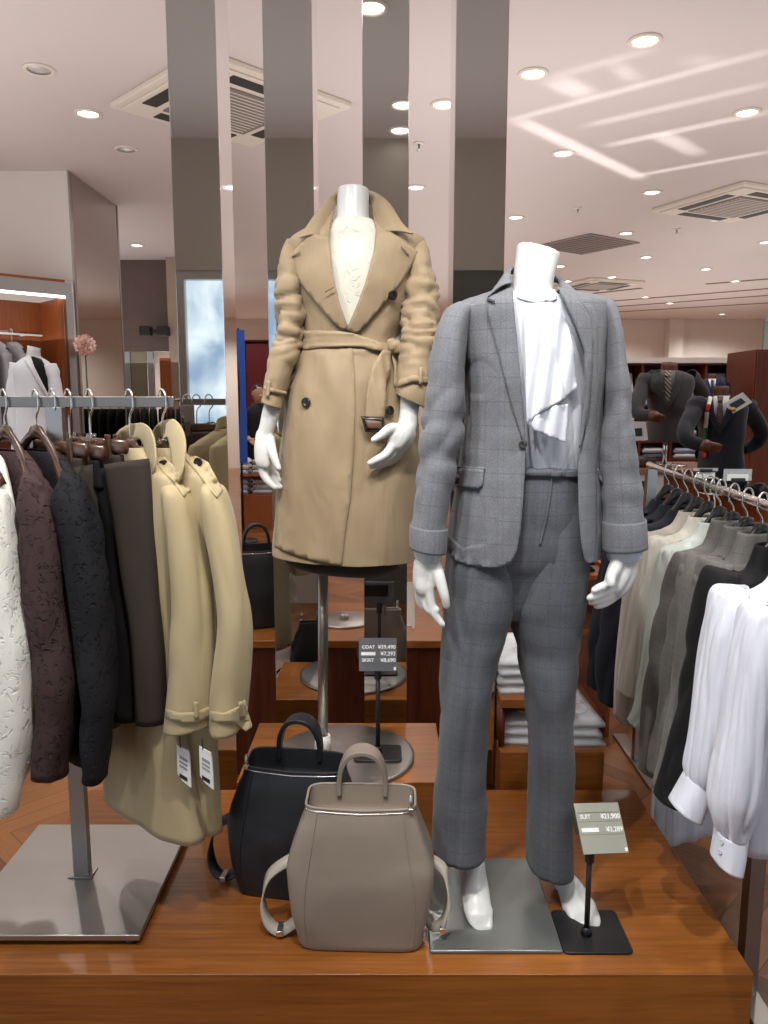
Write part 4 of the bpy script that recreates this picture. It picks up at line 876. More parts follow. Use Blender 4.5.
# ================= left rack
LX, LY, LZ = -.763, 1.80, 1.50
lr = thing('clothes_rack', 'brushed steel T shaped rack with flat rail and square base plate on the platform', 'rack', (LX, LY, PZ))
obj('base_plate', MB().box((LX - .215, 1.572, PZ + .012), (LX + .215, 2.03, PZ + .026)), M['steel'], lr, bevel=.002)
for sx in (-.19, .19):
    for yy in (1.59, 2.01): obj('base_foot', MB().lathe([(0, .0), (.014, 0), (.016, .006), (.012, .0118), (0, .0118)], (LX + sx, yy, PZ + .0003), 16), M['black'], lr)
obj('post', MB().box((LX - .019, LY - .012, PZ + .027), (LX + .019, LY + .012, LZ - .013)), M['steel'], lr, bevel=.001)
obj('post_collar', MB().box((LX - .03, LY - .022, PZ + .0262), (LX + .03, LY + .022, PZ + .030)), M['steel'], lr, bevel=.001)
obj('rail', MB().box((LX - .28, LY - .006, LZ - .0125), (LX + .278, LY + .006, LZ + .0125)), brushed('rail_steel', (.27, .25, .235), .4), lr, bevel=.0015)
S1 = V(.71, -.704, 0)
def hk(px): return V(W(px, 402, LY).x, LY, LZ + .0125)
HG = 'dark wooden hangers on the left rack'
def left_top(px, mat, name, label, cat, zsh, zbot, sleeve, hl, seed, slen=None):
    h = hk(px); hanger('coat_hanger', hl, h, S1, .17, 1.432, .118, M['hangwood'], HG)
    g = thing(name, label, cat, (h.x, h.y, zbot))
    b_ = slab(h, S1, [(1.388, -.105, .10, .02), (1.366, -.15, .15, .023), (zsh + .005, -.20, .19, .025), (zsh - .05, -.215, .21, .026), (1.15, -.205, .20, .025), (.95, -.205, .195, .026), (zbot, -.21, .20, .028)], 6, 56, 2.3, .007, 9., seed)
    obj('body', b_, mat, g, solid=.003)
    ssl = slv(sleeve, .005, 14., seed=seed); obj('sleeve', ssl, mat, g, solid=.003)
    far = h - S1 * .21; fs_ = MB()
    rg = []
    for z, r in ((zsh, .03), (zsh - .06, .05), (1.05, .05), (zbot + .06, .042)): rg.append([V(far.x, far.y, z) + V(-.02 * (zsh - z), .05 * (zsh - z), 0) + V(r * math.cos(2 * PI * k / 20), r * math.sin(2 * PI * k / 20), 0) for k in range(20)])
    obj('sleeve', fs_.loft(rg), mat, g, solid=.003)
    return g
# white lace top cut by the picture edge
left_top(-26, M['lacewhite'], 'lace_pullover', 'white textured lace top at the left picture edge, first on the left rack', 'top', 1.30, .66,
         [(-22, 488, 4, 494, 1.62, .03), (-20, 520, 12, 520, 1.61, .05), (-16, 600, 26, 600, 1.60, .055), (-14, 680, 36, 680, 1.59, .055), (-20, 750, 30, 750, 1.585, .05), (-24, 808, 16, 812, 1.585, .045)], 'wooden hanger inside the white lace top', 1.)
left_top(3.5, M['lacebrown'], 'lace_blouse_brown', 'dark brown lace blouse between the white lace top and the black lace blouse', 'blouse', 1.33, .665,
         [(26, 474, 50, 488, 1.64, .03), (22, 510, 56, 506, 1.63, .05), (24, 560, 66, 560, 1.62, .055), (32, 640, 74, 640, 1.61, .055), (38, 700, 76, 700, 1.60, .05), (36, 772, 66, 775, 1.60, .045)], 'wooden hanger inside the dark brown lace blouse', 2.)
left_top(35, M['laceblack'], 'lace_blouse_black', 'black lace blouse beside the dark brown lace blouse', 'blouse', 1.33, .665,
         [(62, 470, 84, 486, 1.64, .03), (56, 505, 92, 503, 1.63, .05), (66, 560, 104, 560, 1.62, .055), (76, 640, 112, 640, 1.61, .055), (84, 700, 114, 700, 1.60, .05), (84, 776, 106, 778, 1.60, .045)], 'wooden hanger inside the black lace blouse', 3.)
def left_trousers(px, z0, rows, mat, label, hl, seed):
    h = hk(px); hanger('clip_hanger', hl, h, S1, .17, z0 + .03, 0, M['hangwood'], None, clip=1)
    g = thing('trousers', label, 'trousers', (h.x, h.y, .7))
    for r_ in rows: 
        mb = slv(r_, .003, 9., 6, 36, 2.6, seed, .3); obj('trouser_leg', mb, mat, g, solid=.002)
    wv = MB(); a = h + S1 * .12; b_ = h - S1 * .12
    obj('waistband', slab(h, S1, [(z0 + .012, -.15, .15, .012), (z0 - .02, -.155, .155, .016), (z0 - .05, -.16, .16, .018)], 3, 32, 3, 0.), mat, g, solid=.002)
    return g
left_trousers(52, 1.365, [[(70, 468, 100, 462, 1.72, .03), (82, 560, 108, 555, 1.71, .032), (92, 640, 116, 640, 1.70, .035), (98, 720, 120, 724, 1.70, .035)]], M['brownwool'], 'dark brown trousers hung just behind the black lace blouse', 'clip hanger behind the black lace blouse', 4.)
left_trousers(68, 1.36, [[(96, 470, 116, 465, 1.72, .03), (106, 560, 130, 555, 1.71, .032), (112, 640, 138, 640, 1.70, .035), (116, 716, 142, 718, 1.70, .035)]], M['blackwool'], 'black trousers between the two brown pairs on the left rack', 'clip hanger holding the black trousers', 5.)
left_trousers(89, 1.372, [[(104, 464, 148, 459, 1.685, .028), (114, 520, 154, 515, 1.68, .03), (126, 600, 161, 595, 1.675, .032), (133, 660, 164, 655, 1.67, .034), (137, 722, 167, 720, 1.67, .034)]], M['brownwool'], 'dark brown trousers in front of the first hanging beige coat', 'clip hanger with pale wire clips nearest the hanging beige coats', 6.)
def left_coat(px, ep, col, slr, bodyrows, btn, cuff, loop, label, hl, seed, tagp, collar_in):
    h = hk(px); hanger('coat_hanger', hl, h, S1, .145, 1.40, .12, M['hangwood'], HG)
    g = thing('hanging_trench_coat', label, 'coat', (h.x, h.y, .48))
    bm_ = slab(h, S1, bodyrows, 6, 64, 2.5, .008, 8., seed); obj('body', bm_, M['trench2'], g, solid=.003)
    sm = slv(slr, .005, 13., 8, 64, 2.2, seed, .22); obj('sleeve', sm, M['trench2'], g, solid=.003)
    # turned-up collar: a curved leaf from the neck forward
    cr = catmull([[*W(*a), *W(*b)] for a, b in col], 5); rg = []
    for r_ in cr:
        a, b = V(*r_[:3]), V(*r_[3:]); rg.append([a.lerp(b, k / 5) + V(.006 * math.sin(PI * k / 5), -.010 * math.sin(PI * k / 5), 0) for k in range(6)])
    cob = obj('collar', MB().loft(rg, False), M['trench2'], g, solid=.004, sub=1)
    cr = catmull([[*W(*a), *W(*b)] for a, b in collar_in], 5); rg = []
    for r_ in cr:
        a, b = V(*r_[:3]), V(*r_[3:]); rg.append([a.lerp(b, k / 4) for k in range(5)])
    obj('collar_back', MB().loft(rg, False), M['trench2'], g, solid=.004, sub=1)
    both = [sm.bvh(), bm_.bvh()]
    eo = drape(ep, both, .006, 2.5, 1.66); e_ = obj('epaulette', eo, M['trench2'], g, solid=.003, offset=1)
    c, nn = disc_on(btn[0], btn[1], 0, [eo.bvh()], .003); obj('button', button_mb(c, nn, .0105, .004), M['horn'], e_)
    st = drape(cuff, [sm.bvh()], .007, 3., 1.6); so = obj('cuff_strap', st, M['trench2'], g, solid=.004, offset=1)
    obj('strap_loop', drape(loop, [sm.bvh()], .012, 3., 1.6), M['trench2'], so, solid=.003, offset=1)
    t0 = V(*tagp[0]); tg = thing('price_tag', tagp[1], 'tag', W(t0.x, t0.y, t0.z), 'price tags hanging from the beige coats'); 
    P = lambda x, y: W(t0.x + x, t0.y + y, t0.z)
    obj('card', MB().prism([P(0, 0), P(4, 3), P(12, 7), P(13, 12), P(14.5, 44), P(6, 37), P(1, 30)], V(.001, .003, 0)), M['taglabel'], tg, smooth=False)
    for k, (a, b) in enumerate(((12, 15), (17, 19), (21, 23), (30, 34))): obj('print_line', MB().prism([P(3, a - 1), P(11, a + 4), P(11, b + 4), P(3, b - 1)], V(0, -.0006, 0)), M['tagink'] if k == 3 else plain('tag_grey', srgb(150, 152, 160), .6), tg, smooth=False)
    obj('string', MB().tube([P(4, 4), P(3, -8)], .0012, 6), M['tagink'], tg)
    return g, sm
left_coat(129, [(154, 459), (165, 457), (177, 470), (190, 490), (184, 497), (174, 482), (163, 472)],
          [((136, 424, 1.82), (133, 438, 1.80)), ((143, 423, 1.77), (141, 440, 1.77)), ((151, 430, 1.73), (146, 452, 1.74)), ((155, 443, 1.70), (149, 466, 1.72)), ((156, 460, 1.68), (150, 480, 1.70))],
          [(172, 482, 184, 486, 1.685, .03), (163, 492, 192, 498, 1.675, .048), (168, 537, 203, 545, 1.665, .05), (172, 588, 210, 594, 1.655, .052), (170, 640, 211, 640, 1.645, .054), (168, 690, 211, 690, 1.64, .056), (166, 727, 211, 722, 1.635, .056)],
          [(1.395, -.07, .06, .026), (1.372, -.12, .10, .03), (1.345, -.17, .155, .032), (1.305, -.20, .192, .034), (1.1, -.19, .17, .05), (.85, -.18, .17, .055), (.65, -.19, .20, .06), (.50, -.19, .235, .066)], (163, 463.5),
          [(166.5, 709), (180, 713), (196, 712), (211.5, 706), (213, 714), (200, 722), (184, 723), (166, 718)], [(194, 702), (198.5, 702), (199, 719), (194.5, 719.5)],
          'light beige trench coat on the left rack next to the brown trousers', 'wooden hanger in the collar of the first hanging beige coat', 7., ((176.5, 744, 1.615), 'white price tag with dark edge below the left one of two beige cuffs'),
          [((115, 436, 1.85), (112, 452, 1.85)), ((122, 428, 1.87), (120, 446, 1.87)), ((131, 424, 1.86), (130, 442, 1.86)), ((138, 423, 1.82), (138, 440, 1.82))])
left_coat(162, [(184, 458), (196, 456), (208, 462), (223, 490), (217, 498), (206, 484), (195, 470)],
          [((166, 424, 1.80), (163, 440, 1.78)), ((175, 420, 1.76), (168, 438, 1.75)), ((183, 430, 1.72), (171, 452, 1.72)), ((186, 446, 1.69), (173, 468, 1.70)), ((184, 464, 1.67), (176, 486, 1.68))],
          [(206, 482, 217, 486, 1.665, .03), (202, 492, 225, 496, 1.655, .048), (208, 537, 236, 535, 1.645, .05), (216, 588, 245, 584, 1.635, .052), (220, 630, 250, 622, 1.63, .054), (214, 685, 248, 675, 1.63, .056), (210, 729, 243, 726, 1.63, .056)],
          [(1.395, -.07, .06, .026), (1.372, -.12, .10, .03), (1.345, -.17, .155, .032), (1.305, -.20, .192, .034), (1.1, -.19, .17, .05), (.85, -.17, .15, .05), (.65, -.16, .15, .055), (.49, -.16, .165, .058)], (199, 462.5),
          [(211, 711), (224, 713), (238, 707), (245, 700), (252, 727), (246, 731), (232, 722), (211, 721)], [(239, 702), (243, 701), (245, 718), (240, 719)],
          'light beige trench coat nearest the mirrored columns, last on the left rack', 'wooden hanger in the collar of the beige coat nearest the columns', 8., ((199, 746, 1.60), 'white price tag with printed lines below the right one of two beige cuffs'),
          [((152, 434, 1.84), (149, 448, 1.84)), ((158, 424, 1.86), (156, 440, 1.86)), ((166, 420, 1.84), (166, 434, 1.84)), ((175, 419, 1.78), (172, 432, 1.78))])
# ================= right rack
RZ = 1.25
def rx(Y): return .934 + (Y - 1.87) * .111
rr = thing('clothes_rack', 'chrome rail rack with square posts on the floor at right, full of blouses', 'rack', (rx(2.1), 2.1, 0))
obj('rail', MB().tube([V(rx(1.15), 1.15, RZ), V(rx(3.1), 3.1, RZ)], .0125, 16), M['chrome'], rr)
for Y in (1.77, 3.06):
    obj('post', MB().box((rx(Y) - .019, Y - .019, .012), (rx(Y) + .019, Y + .019, RZ - .013)), M['steel'], rr, bevel=.001)
    obj('foot_bar', MB().box((rx(Y) - .03, Y - .25, .0005), (rx(Y) + .03, Y + .25, .0118)), M['steel'], rr, bevel=.002)
S2 = V(-.925, -.38, 0)
def rhk(Y): return V(rx(Y), Y, RZ + .0125)
M['crepewhite'] = cloth('white_crepe_blouse', srgb(222, 225, 236), .65, weave=1600., var=.02, bump=.03, fold=.25, foldscale=(45, 45, 2))
M['mint'] = cloth('pale_mint_crepe', srgb(206, 216, 208), .65, weave=1600., var=.02, bump=.03, fold=.25, foldscale=(45, 45, 2))
M['greige'] = cloth('greige_crepe', srgb(178, 170, 160), .65, weave=1600., var=.02, bump=.03, fold=.25, foldscale=(45, 45, 2))
M['ecru'] = cloth('ecru_crepe', srgb(214, 212, 200), .65, weave=1600., var=.02, bump=.03, fold=.25, foldscale=(45, 45, 2))
M['greyjacket'] = plaid('grey_tweed', srgb(110, 108, 104), srgb(88, 87, 85), srgb(96, 98, 104))
M['navy'] = cloth('navy_wool', srgb(24, 26, 36), .8, sheen=.03)
M['blackcrepe'] = cloth('black_crepe', srgb(20, 20, 22), .75, sheen=.03)
HG2 = 'black hangers on the right rack'
def right_top(Y, mat, name, label, cat, sleeve, zbot, seed, cuff=None, collar=.03, half=.2, thick=.04, hl='', amp=.006, zsh=1.088, samp=.006, gather=False):
    sleeve = [(a, b + (9 if i == 0 else 3 if i == 1 else 0), c + (2 if i == 0 else 0), d + (7 if i == 0 else 2 if i == 1 else 0), e - .06, f) for i, (a, b, c, d, e, f) in enumerate(sleeve)]
    h = rhk(Y); hanger('garment_hanger', hl, h, S2, .13, 1.188, .20, M['hangblack'], None)
    g = thing(name, label, cat, (h.x, h.y, zbot))
    b_ = slab(h, S2, [(1.128 + collar, -.065, .065, .03), (1.118, -.085, .09, .036), (1.104, -.13, .13, thick * .9), (zsh, -half, half, thick), (zsh - .05, -half - .01, half + .005, thick), (.9, -half, half - .01, thick), (zbot + .15, -half, half - .015, thick), (zbot, -half, half - .015, thick * 1.1)], 6, 56, 2.4, amp, 9., seed, .2)
    obj('body', b_, mat, g, solid=.002)
    sm = slv(sleeve, .0035 if gather else samp, 42. if gather else 12., 8, 96, 2.1, seed, .05 if gather else .5); obj('sleeve', sm, mat, g, solid=.002)
    far = h - S2 * half; rg = []
    for z, r in ((zsh, .03), (zsh - .06, .045), (.85, .05), (zbot + .02, .04)): rg.append([V(far.x + .03 * (zsh - z), far.y, z) + V(r * math.cos(2 * PI * k / 16), r * math.sin(2 * PI * k / 16), 0) for k in range(16)])
    obj('sleeve', MB().loft(rg), mat, g, solid=.002)
    if cuff:
        cm = sil([(a, b, c, d, e - .06, f) for a, b, c, d, e, f in cuff[0]], 5, 36, 2.6); co = obj('cuff', cm, mat, g, solid=.003)
        for bx_, by_ in cuff[1]:
            c, nn = disc_on(bx_, by_, 0, [cm.bvh()], .0025); obj('cuff_button', button_mb(c, nn, .005, .002), plain('pearl_button', srgb(206, 206, 210), .2), co)
    return g
right_top(1.50, M['crepewhite'], 'puff_sleeve_blouse', 'white puff sleeve blouse nearest the viewer on the right rack, long buttoned cuff hanging lowest', 'blouse',
          [(752, 594, 776, 598, 1.495, .03), (742, 612, 776, 616, 1.49, .05), (733, 660, 768, 664, 1.48, .055), (725, 718, 762, 722, 1.475, .058), (714, 780, 756, 784, 1.47, .058), (712, 806, 752, 810, 1.47, .05), (719, 832, 744, 835, 1.47, .035)], .60, 1.,
          ([(718, 831, 744.5, 834, 1.47, .036), (716.5, 846, 741.5, 852, 1.468, .04), (714.5, 860, 738, 869, 1.465, .042)], [(723, 842), (721.5, 852)]), hl='hanger inside the white blouse nearest the viewer', gather=True)
right_top(1.64, M['crepewhite'], 'puff_sleeve_blouse', 'white puff sleeve blouse second from the viewer on the right rack, wide cuff turned outward', 'blouse',
          [(722, 577, 744, 580, 1.635, .03), (713, 592, 745, 598, 1.63, .05), (706, 630, 738, 634, 1.62, .055), (698, 683, 731, 688, 1.615, .058), (690, 740, 722, 744, 1.61, .055), (686, 765, 712, 774, 1.61, .045), (687, 776, 708, 787, 1.61, .034)], .66, 2.,
          ([(686.5, 775, 709, 788, 1.61, .035), (680, 788, 704, 803, 1.605, .04), (671.5, 803, 698, 820, 1.60, .042)], []), hl='hanger inside the second white blouse on the right rack', gather=True)
right_top(1.765, M['blackcrepe'], 'black_jacket', 'black jacket between the white blouses and the grey jackets on the right rack', 'jacket',
          [(712, 558, 738, 566, 1.76, .03), (704, 572, 736, 580, 1.755, .05), (692, 630, 724, 636, 1.745, .052), (680, 700, 714, 706, 1.735, .052), (668, 760, 704, 766, 1.73, .05), (657, 797, 692, 805, 1.725, .05)], .60, 3., None, .045, thick=.05, hl='hanger inside the black jacket on the right rack')
for i, (Y, lab, hl, sl) in enumerate(((1.88, 'grey tweed jacket next to the black jacket on the right rack', 'hanger inside the grey tweed jacket next to the black one', [(707, 548, 730, 556, 1.875, .03), (698, 562, 730, 570, 1.87, .05), (684, 620, 716, 626, 1.86, .052), (674, 690, 706, 696, 1.85, .052), (664, 740, 696, 746, 1.845, .05), (655, 788, 686, 794, 1.84, .048)]),
                                   (1.985, 'grey tweed jacket in the middle of three grey ones on the right rack', 'hanger inside the middle grey tweed jacket', [(697, 544, 720, 550, 1.98, .03), (688, 556, 718, 562, 1.975, .05), (672, 610, 704, 616, 1.965, .052), (662, 680, 694, 686, 1.955, .052), (655, 730, 686, 736, 1.95, .05), (650, 772, 678, 778, 1.945, .048)]),
                                   (2.09, 'grey tweed jacket next to the pale mint blouses on the right rack', 'hanger inside the grey tweed jacket next to the mint blouses', [(683, 543, 708, 550, 2.085, .03), (673, 556, 706, 562, 2.08, .05), (657, 620, 692, 624, 2.07, .052), (647, 684, 680, 688, 2.06, .052), (643, 730, 672, 734, 2.055, .05), (642, 770, 664, 774, 2.05, .048)]))):
    right_top(Y, M['greyjacket'], 'tweed_jacket', lab, 'jacket', sl, .64, 4. + i, None, .055, thick=.045, hl=hl)
right_top(2.20, M['mint'], 'mint_blouse', 'pale mint blouse beside the grey jackets on the right rack', 'blouse', [(668, 540, 692, 540, 2.195, .03), (660, 552, 690, 556, 2.19, .05), (650, 610, 680, 614, 2.18, .055), (642, 675, 668, 680, 2.17, .055), (634, 710, 656, 716, 2.165, .045), (629, 722, 648, 732, 2.16, .04)], .66, 8., hl='hanger inside the pale mint blouse', gather=True)
right_top(2.31, M['ecru'], 'ecru_blouse', 'pale ecru long sleeve blouse between the mint blouse and the greige blouse', 'blouse', [(655, 528, 680, 532, 2.305, .03), (645, 543, 675, 547, 2.30, .05), (632, 602, 662, 606, 2.29, .055), (621, 668, 648, 672, 2.28, .052), (618, 690, 640, 696, 2.275, .04)], .70, 9., hl='hanger inside the pale ecru blouse', gather=True)
right_top(2.42, M['greige'], 'greige_blouse', 'greige blouse farthest of the light blouses on the right rack', 'blouse', [(644, 524, 668, 528, 2.415, .03), (634, 540, 664, 543, 2.41, .05), (624, 600, 650, 604, 2.40, .052), (617, 660, 640, 664, 2.39, .05), (614, 716, 630, 724, 2.385, .04)], .62, 10., hl='hanger inside the greige blouse', gather=True)
for i, (Y, lab, hl, sl) in enumerate(((2.54, 'navy jacket directly behind the greige blouse', 'hanger inside the navy jacket behind the greige blouse', [(634, 515, 658, 520, 2.535, .03), (624, 530, 652, 534, 2.53, .05), (608, 590, 636, 594, 2.52, .05), (598, 650, 626, 654, 2.51, .05), (598, 700, 620, 706, 2.50, .045)]),
                                   (2.66, 'navy jacket second behind the greige blouse', 'hanger inside the second navy jacket', [(626, 508, 650, 512, 2.655, .03), (614, 522, 642, 526, 2.65, .05), (600, 580, 626, 584, 2.64, .05), (590, 640, 614, 644, 2.63, .05), (588, 686, 610, 690, 2.62, .045)]),
                                   (2.79, 'navy jacket at the far end of the right rack', 'hanger inside the navy jacket at the far end of the rail', [(622, 502, 646, 506, 2.785, .03), (610, 514, 638, 518, 2.78, .05), (600, 570, 626, 574, 2.77, .05), (592, 630, 618, 634, 2.76, .05), (590, 670, 612, 674, 2.75, .045)]))):
    right_top(Y, M['navy'], 'navy_jacket', lab, 'jacket', sl, .62, 11. + i, None, .02, hl=hl)
# long pale garment hanging lowest, between the rail and the platform
h = rhk(2.255); hanger('clip_hanger', 'clip hanger holding the long pale skirt', h, S2, .15, 1.02, 0, M['hangblack'], None, clip=1)
g = thing('long_skirt', 'long pale grey white skirt reaching almost to the floor beside the platform', 'skirt', (h.x, h.y, .2))
obj('waistband', slab(h, S2, [(1.005, -.15, .15, .012), (.96, -.15, .15, .014)], 2, 48, 2.6, 0), M['crepewhite'], g, solid=.002)
obj('skirt_body', slab(h, S2, [(.959, -.15, .15, .014), (.88, -.16, .155, .02), (.7, -.165, .165, .03), (.45, -.17, .168, .036), (.16, -.18, .172, .04)], 6, 96, 2.6, .006, 12., 3., .1), M['crepewhite'], g, solid=.002)
# two clear sign holders standing on the rail
M['acrylic'] = plain('clear_acrylic', (.75, .8, .8), .08, spec=.6); M['acrylic'].node_tree.nodes['Principled BSDF'].inputs['Alpha'].default_value = .35
for (x0, y0, x1, y1, Y, lab) in ((692, 468, 718, 492, 2.62, 'clear sign holder on the right rail, the smaller farther one'), (722, 469, 752, 500, 2.3, 'clear sign holder on the right rail, the larger nearer one')):
    a = W(x0, y1, Y); q = W(x1, y0, Y); t_ = thing('sign_holder', lab, 'sign holder', ((a.x + q.x) / 2, Y, RZ + .014))
    obj('acrylic_panel', MB().box((a.x, Y - .002, RZ + .016), (q.x, Y + .002, q.z)), M['acrylic'], t_, smooth=False)
    obj('price_strip', MB().box((a.x + .01, Y - .0035, q.z - .035), (q.x - .01, Y - .0022, q.z - .015)), M['taglabel'], t_, smooth=False)
    obj('rail_clamp', MB().box(((a.x + q.x) / 2 - .02, Y - .012, RZ + .0135), ((a.x + q.x) / 2 + .02, Y + .012, RZ + .024)), M['black'], t_, bevel=.002)
# ------------------------------------------------------------ backpacks and price stands on the platform
M['taupe'] = leather('taupe_leather', srgb(140, 128, 116), .42)
M['blackleather'] = leather('black_leather', srgb(30, 31, 35), .42)
M['silver'] = mirror('silver_zip', (.8, .79, .76), .18)
M['lining'] = cloth('bag_lining', srgb(52, 48, 46), .8)
def backpack(loc, yaw, mat, label, mirrored=1, hsheen=None):
    r = thing('backpack', label, 'backpack', loc, None); R = Matrix.Rotation(yaw, 3, 'Z'); L = V(*loc)
    def wr(mb): mb.v = [L + R @ p for p in mb.v]; return mb
    prof = [(0.001, .262, .112, .0), (.006, .272, .122, .0), (.03, .284, .130, 0), (.09, .306, .132, 0), (.15, .322, .130, .002), (.185, .326, .124, .004), (.215, .310, .116, .006), (.25, .284, .108, .008), (.30, .250, .094, .012), (.322, .243, .088, .014)]
    def rings(pr, n=96, pw=6.):
        out = []
        for z, w_, d_, yo in pr:
            ring = []
            for k in range(n):
                a = PI / 2 + 2 * PI * k / n; c, s_ = math.cos(a), math.sin(a); c = math.copysign(abs(c) ** (2 / pw), c); s_ = math.copysign(abs(s_) ** (2 / pw), s_)
                zz = z + (.012 * max(0, s_) if z > .3 else 0) - (.006 * (1 - abs(c)) if z > .3 and s_ < 0 else 0)
                ring.append(V(c * w_ / 2, s_ * d_ / 2 + yo, zz))
            out.append(ring)
        return out
    pr = [tuple(q) for q in catmull([list(p) for p in prof], 4)]
    mb = MB().loft(rings(pr), True, True, False); mb.displaced(lambda co, uv: .0035 * fbm(co, 9) if .02 < co.z < .28 else 0)
    bvl = wr(mb); obj('body', bvl, mat, r, solid=.004)
    top = pr[-1]; inn = [(top[0] - .0005, top[1] - .010, top[2] - .010, top[3]), (top[0] - .03, top[1] - .014, top[2] - .014, top[3]), (top[0] - .05, top[1] - .03, top[2] - .03, top[3])]
    obj('inner_lining', wr(MB().loft(rings(inn), True, False, True)), mat, r)
    rim = [p for p in rings([(top[0] + .001, top[1] + .001, top[2] + .001, top[3])])[0]]; obj('rim_piping', wr(MB().tube(rim + [rim[0]], .0032, 8)), mat, r)
    # zip along the front rim
    fz = [p for p in rings([(top[0] - .006, top[1] + .002, top[2] + .006, top[3])])[0] if p.y < 0]; fz.sort(key=lambda p: p.x); obj('zip', wr(MB().tube(fz, .0022, 6)), M['silver'], r)
    pull = MB().lathe([(.001, 0), (.004, .002), (.005, .014), (.0035, .03), (.001, .032)], (mirrored * .112, -.03, .324), 12); obj('zip_pull', wr(pull), M['silver'], r)
    obj('zip_slider', wr(MB().box((mirrored * .112 - .006, -.036, .318), (mirrored * .112 + .006, -.022, .327))), M['silver'], r, bevel=.002)
    bv = bvl.bvh()
    def onfront(x, z): 
        d = (R @ V(0, 1, 0)); h = bv.ray_cast(L + R @ V(x, -.4, z), d); return h[0] - d * .0015 if h[0] else L + R @ V(x, -.065, z)
    for sx in (-1, 1):
        obj('front_seam', MB().tube([onfront(sx * q_.x, q_.z) for q_ in smooth_path([V(x, 0, z) for x, z in ((.094, .314), (.101, .27), (.110, .21), (.119, .15), (.122, .09), (.119, .04), (.116, .012))], 8)], .0021, 6), mat, r)
    # grab handle: a tapering arch with a wide rounded top
    hp = [V(-.053, .052, .31), V(-.053, .056, .345), V(-.047, .058, .378), V(-.030, .06, .407), V(0, .06, .418), V(.030, .06, .407), V(.047, .058, .378), V(.053, .056, .345), V(.053, .052, .31)]
    hp = smooth_path(hp, 4); ww = [.016 + .036 * math.sin(PI * i / (len(hp) - 1)) ** 1.5 for i in range(len(hp))]
    obj('grab_handle', wr(MB().ribbon(hp, ww, .011, (0, 1, 0))), mat, r, bevel=.002)
    def strap(pts, w_, nm='shoulder_strap'): o = obj(nm, wr(MB().ribbon(smooth_path(pts, 6), w_, .004, (0, .8, .6))), hsheen or mat, r); return o
    s1 = strap([V(-.14, .045, .16), V(-.175, .03, .155), V(-.215, .02, .125), V(-.228, .01, .075), V(-.215, -.005, .03), V(-.185, -.012, .012), V(-.15, -.005, .03), V(-.135, .01, .045)], .026)
    obj('strap_buckle', wr(MB().box((-.192, -.03, .008), (-.176, .006, .022))), M['silver'], s1, bevel=.002)
    s2 = strap([V(.145, .045, .16), V(.165, .03, .165), V(.19, .01, .15), V(.198, -.01, .10), V(.186, -.02, .05), V(.165, -.01, .03), V(.15, .01, .04)], .024)
    obj('strap_buckle', wr(MB().box((.178, -.035, .028), (.192, -.005, .042))), M['silver'], s2, bevel=.002)
    return r
backpack((-.052, 1.612, PZ + .001), math.radians(-2), M['taupe'], 'taupe grey leather backpack standing in front, at the platform edge', 1, leather('pale_taupe_strap', srgb(176, 168, 156), .3))
backpack((-.222, 1.79, PZ + .001), math.radians(-9), M['blackleather'], 'black leather backpack half hidden behind the taupe one', -1)
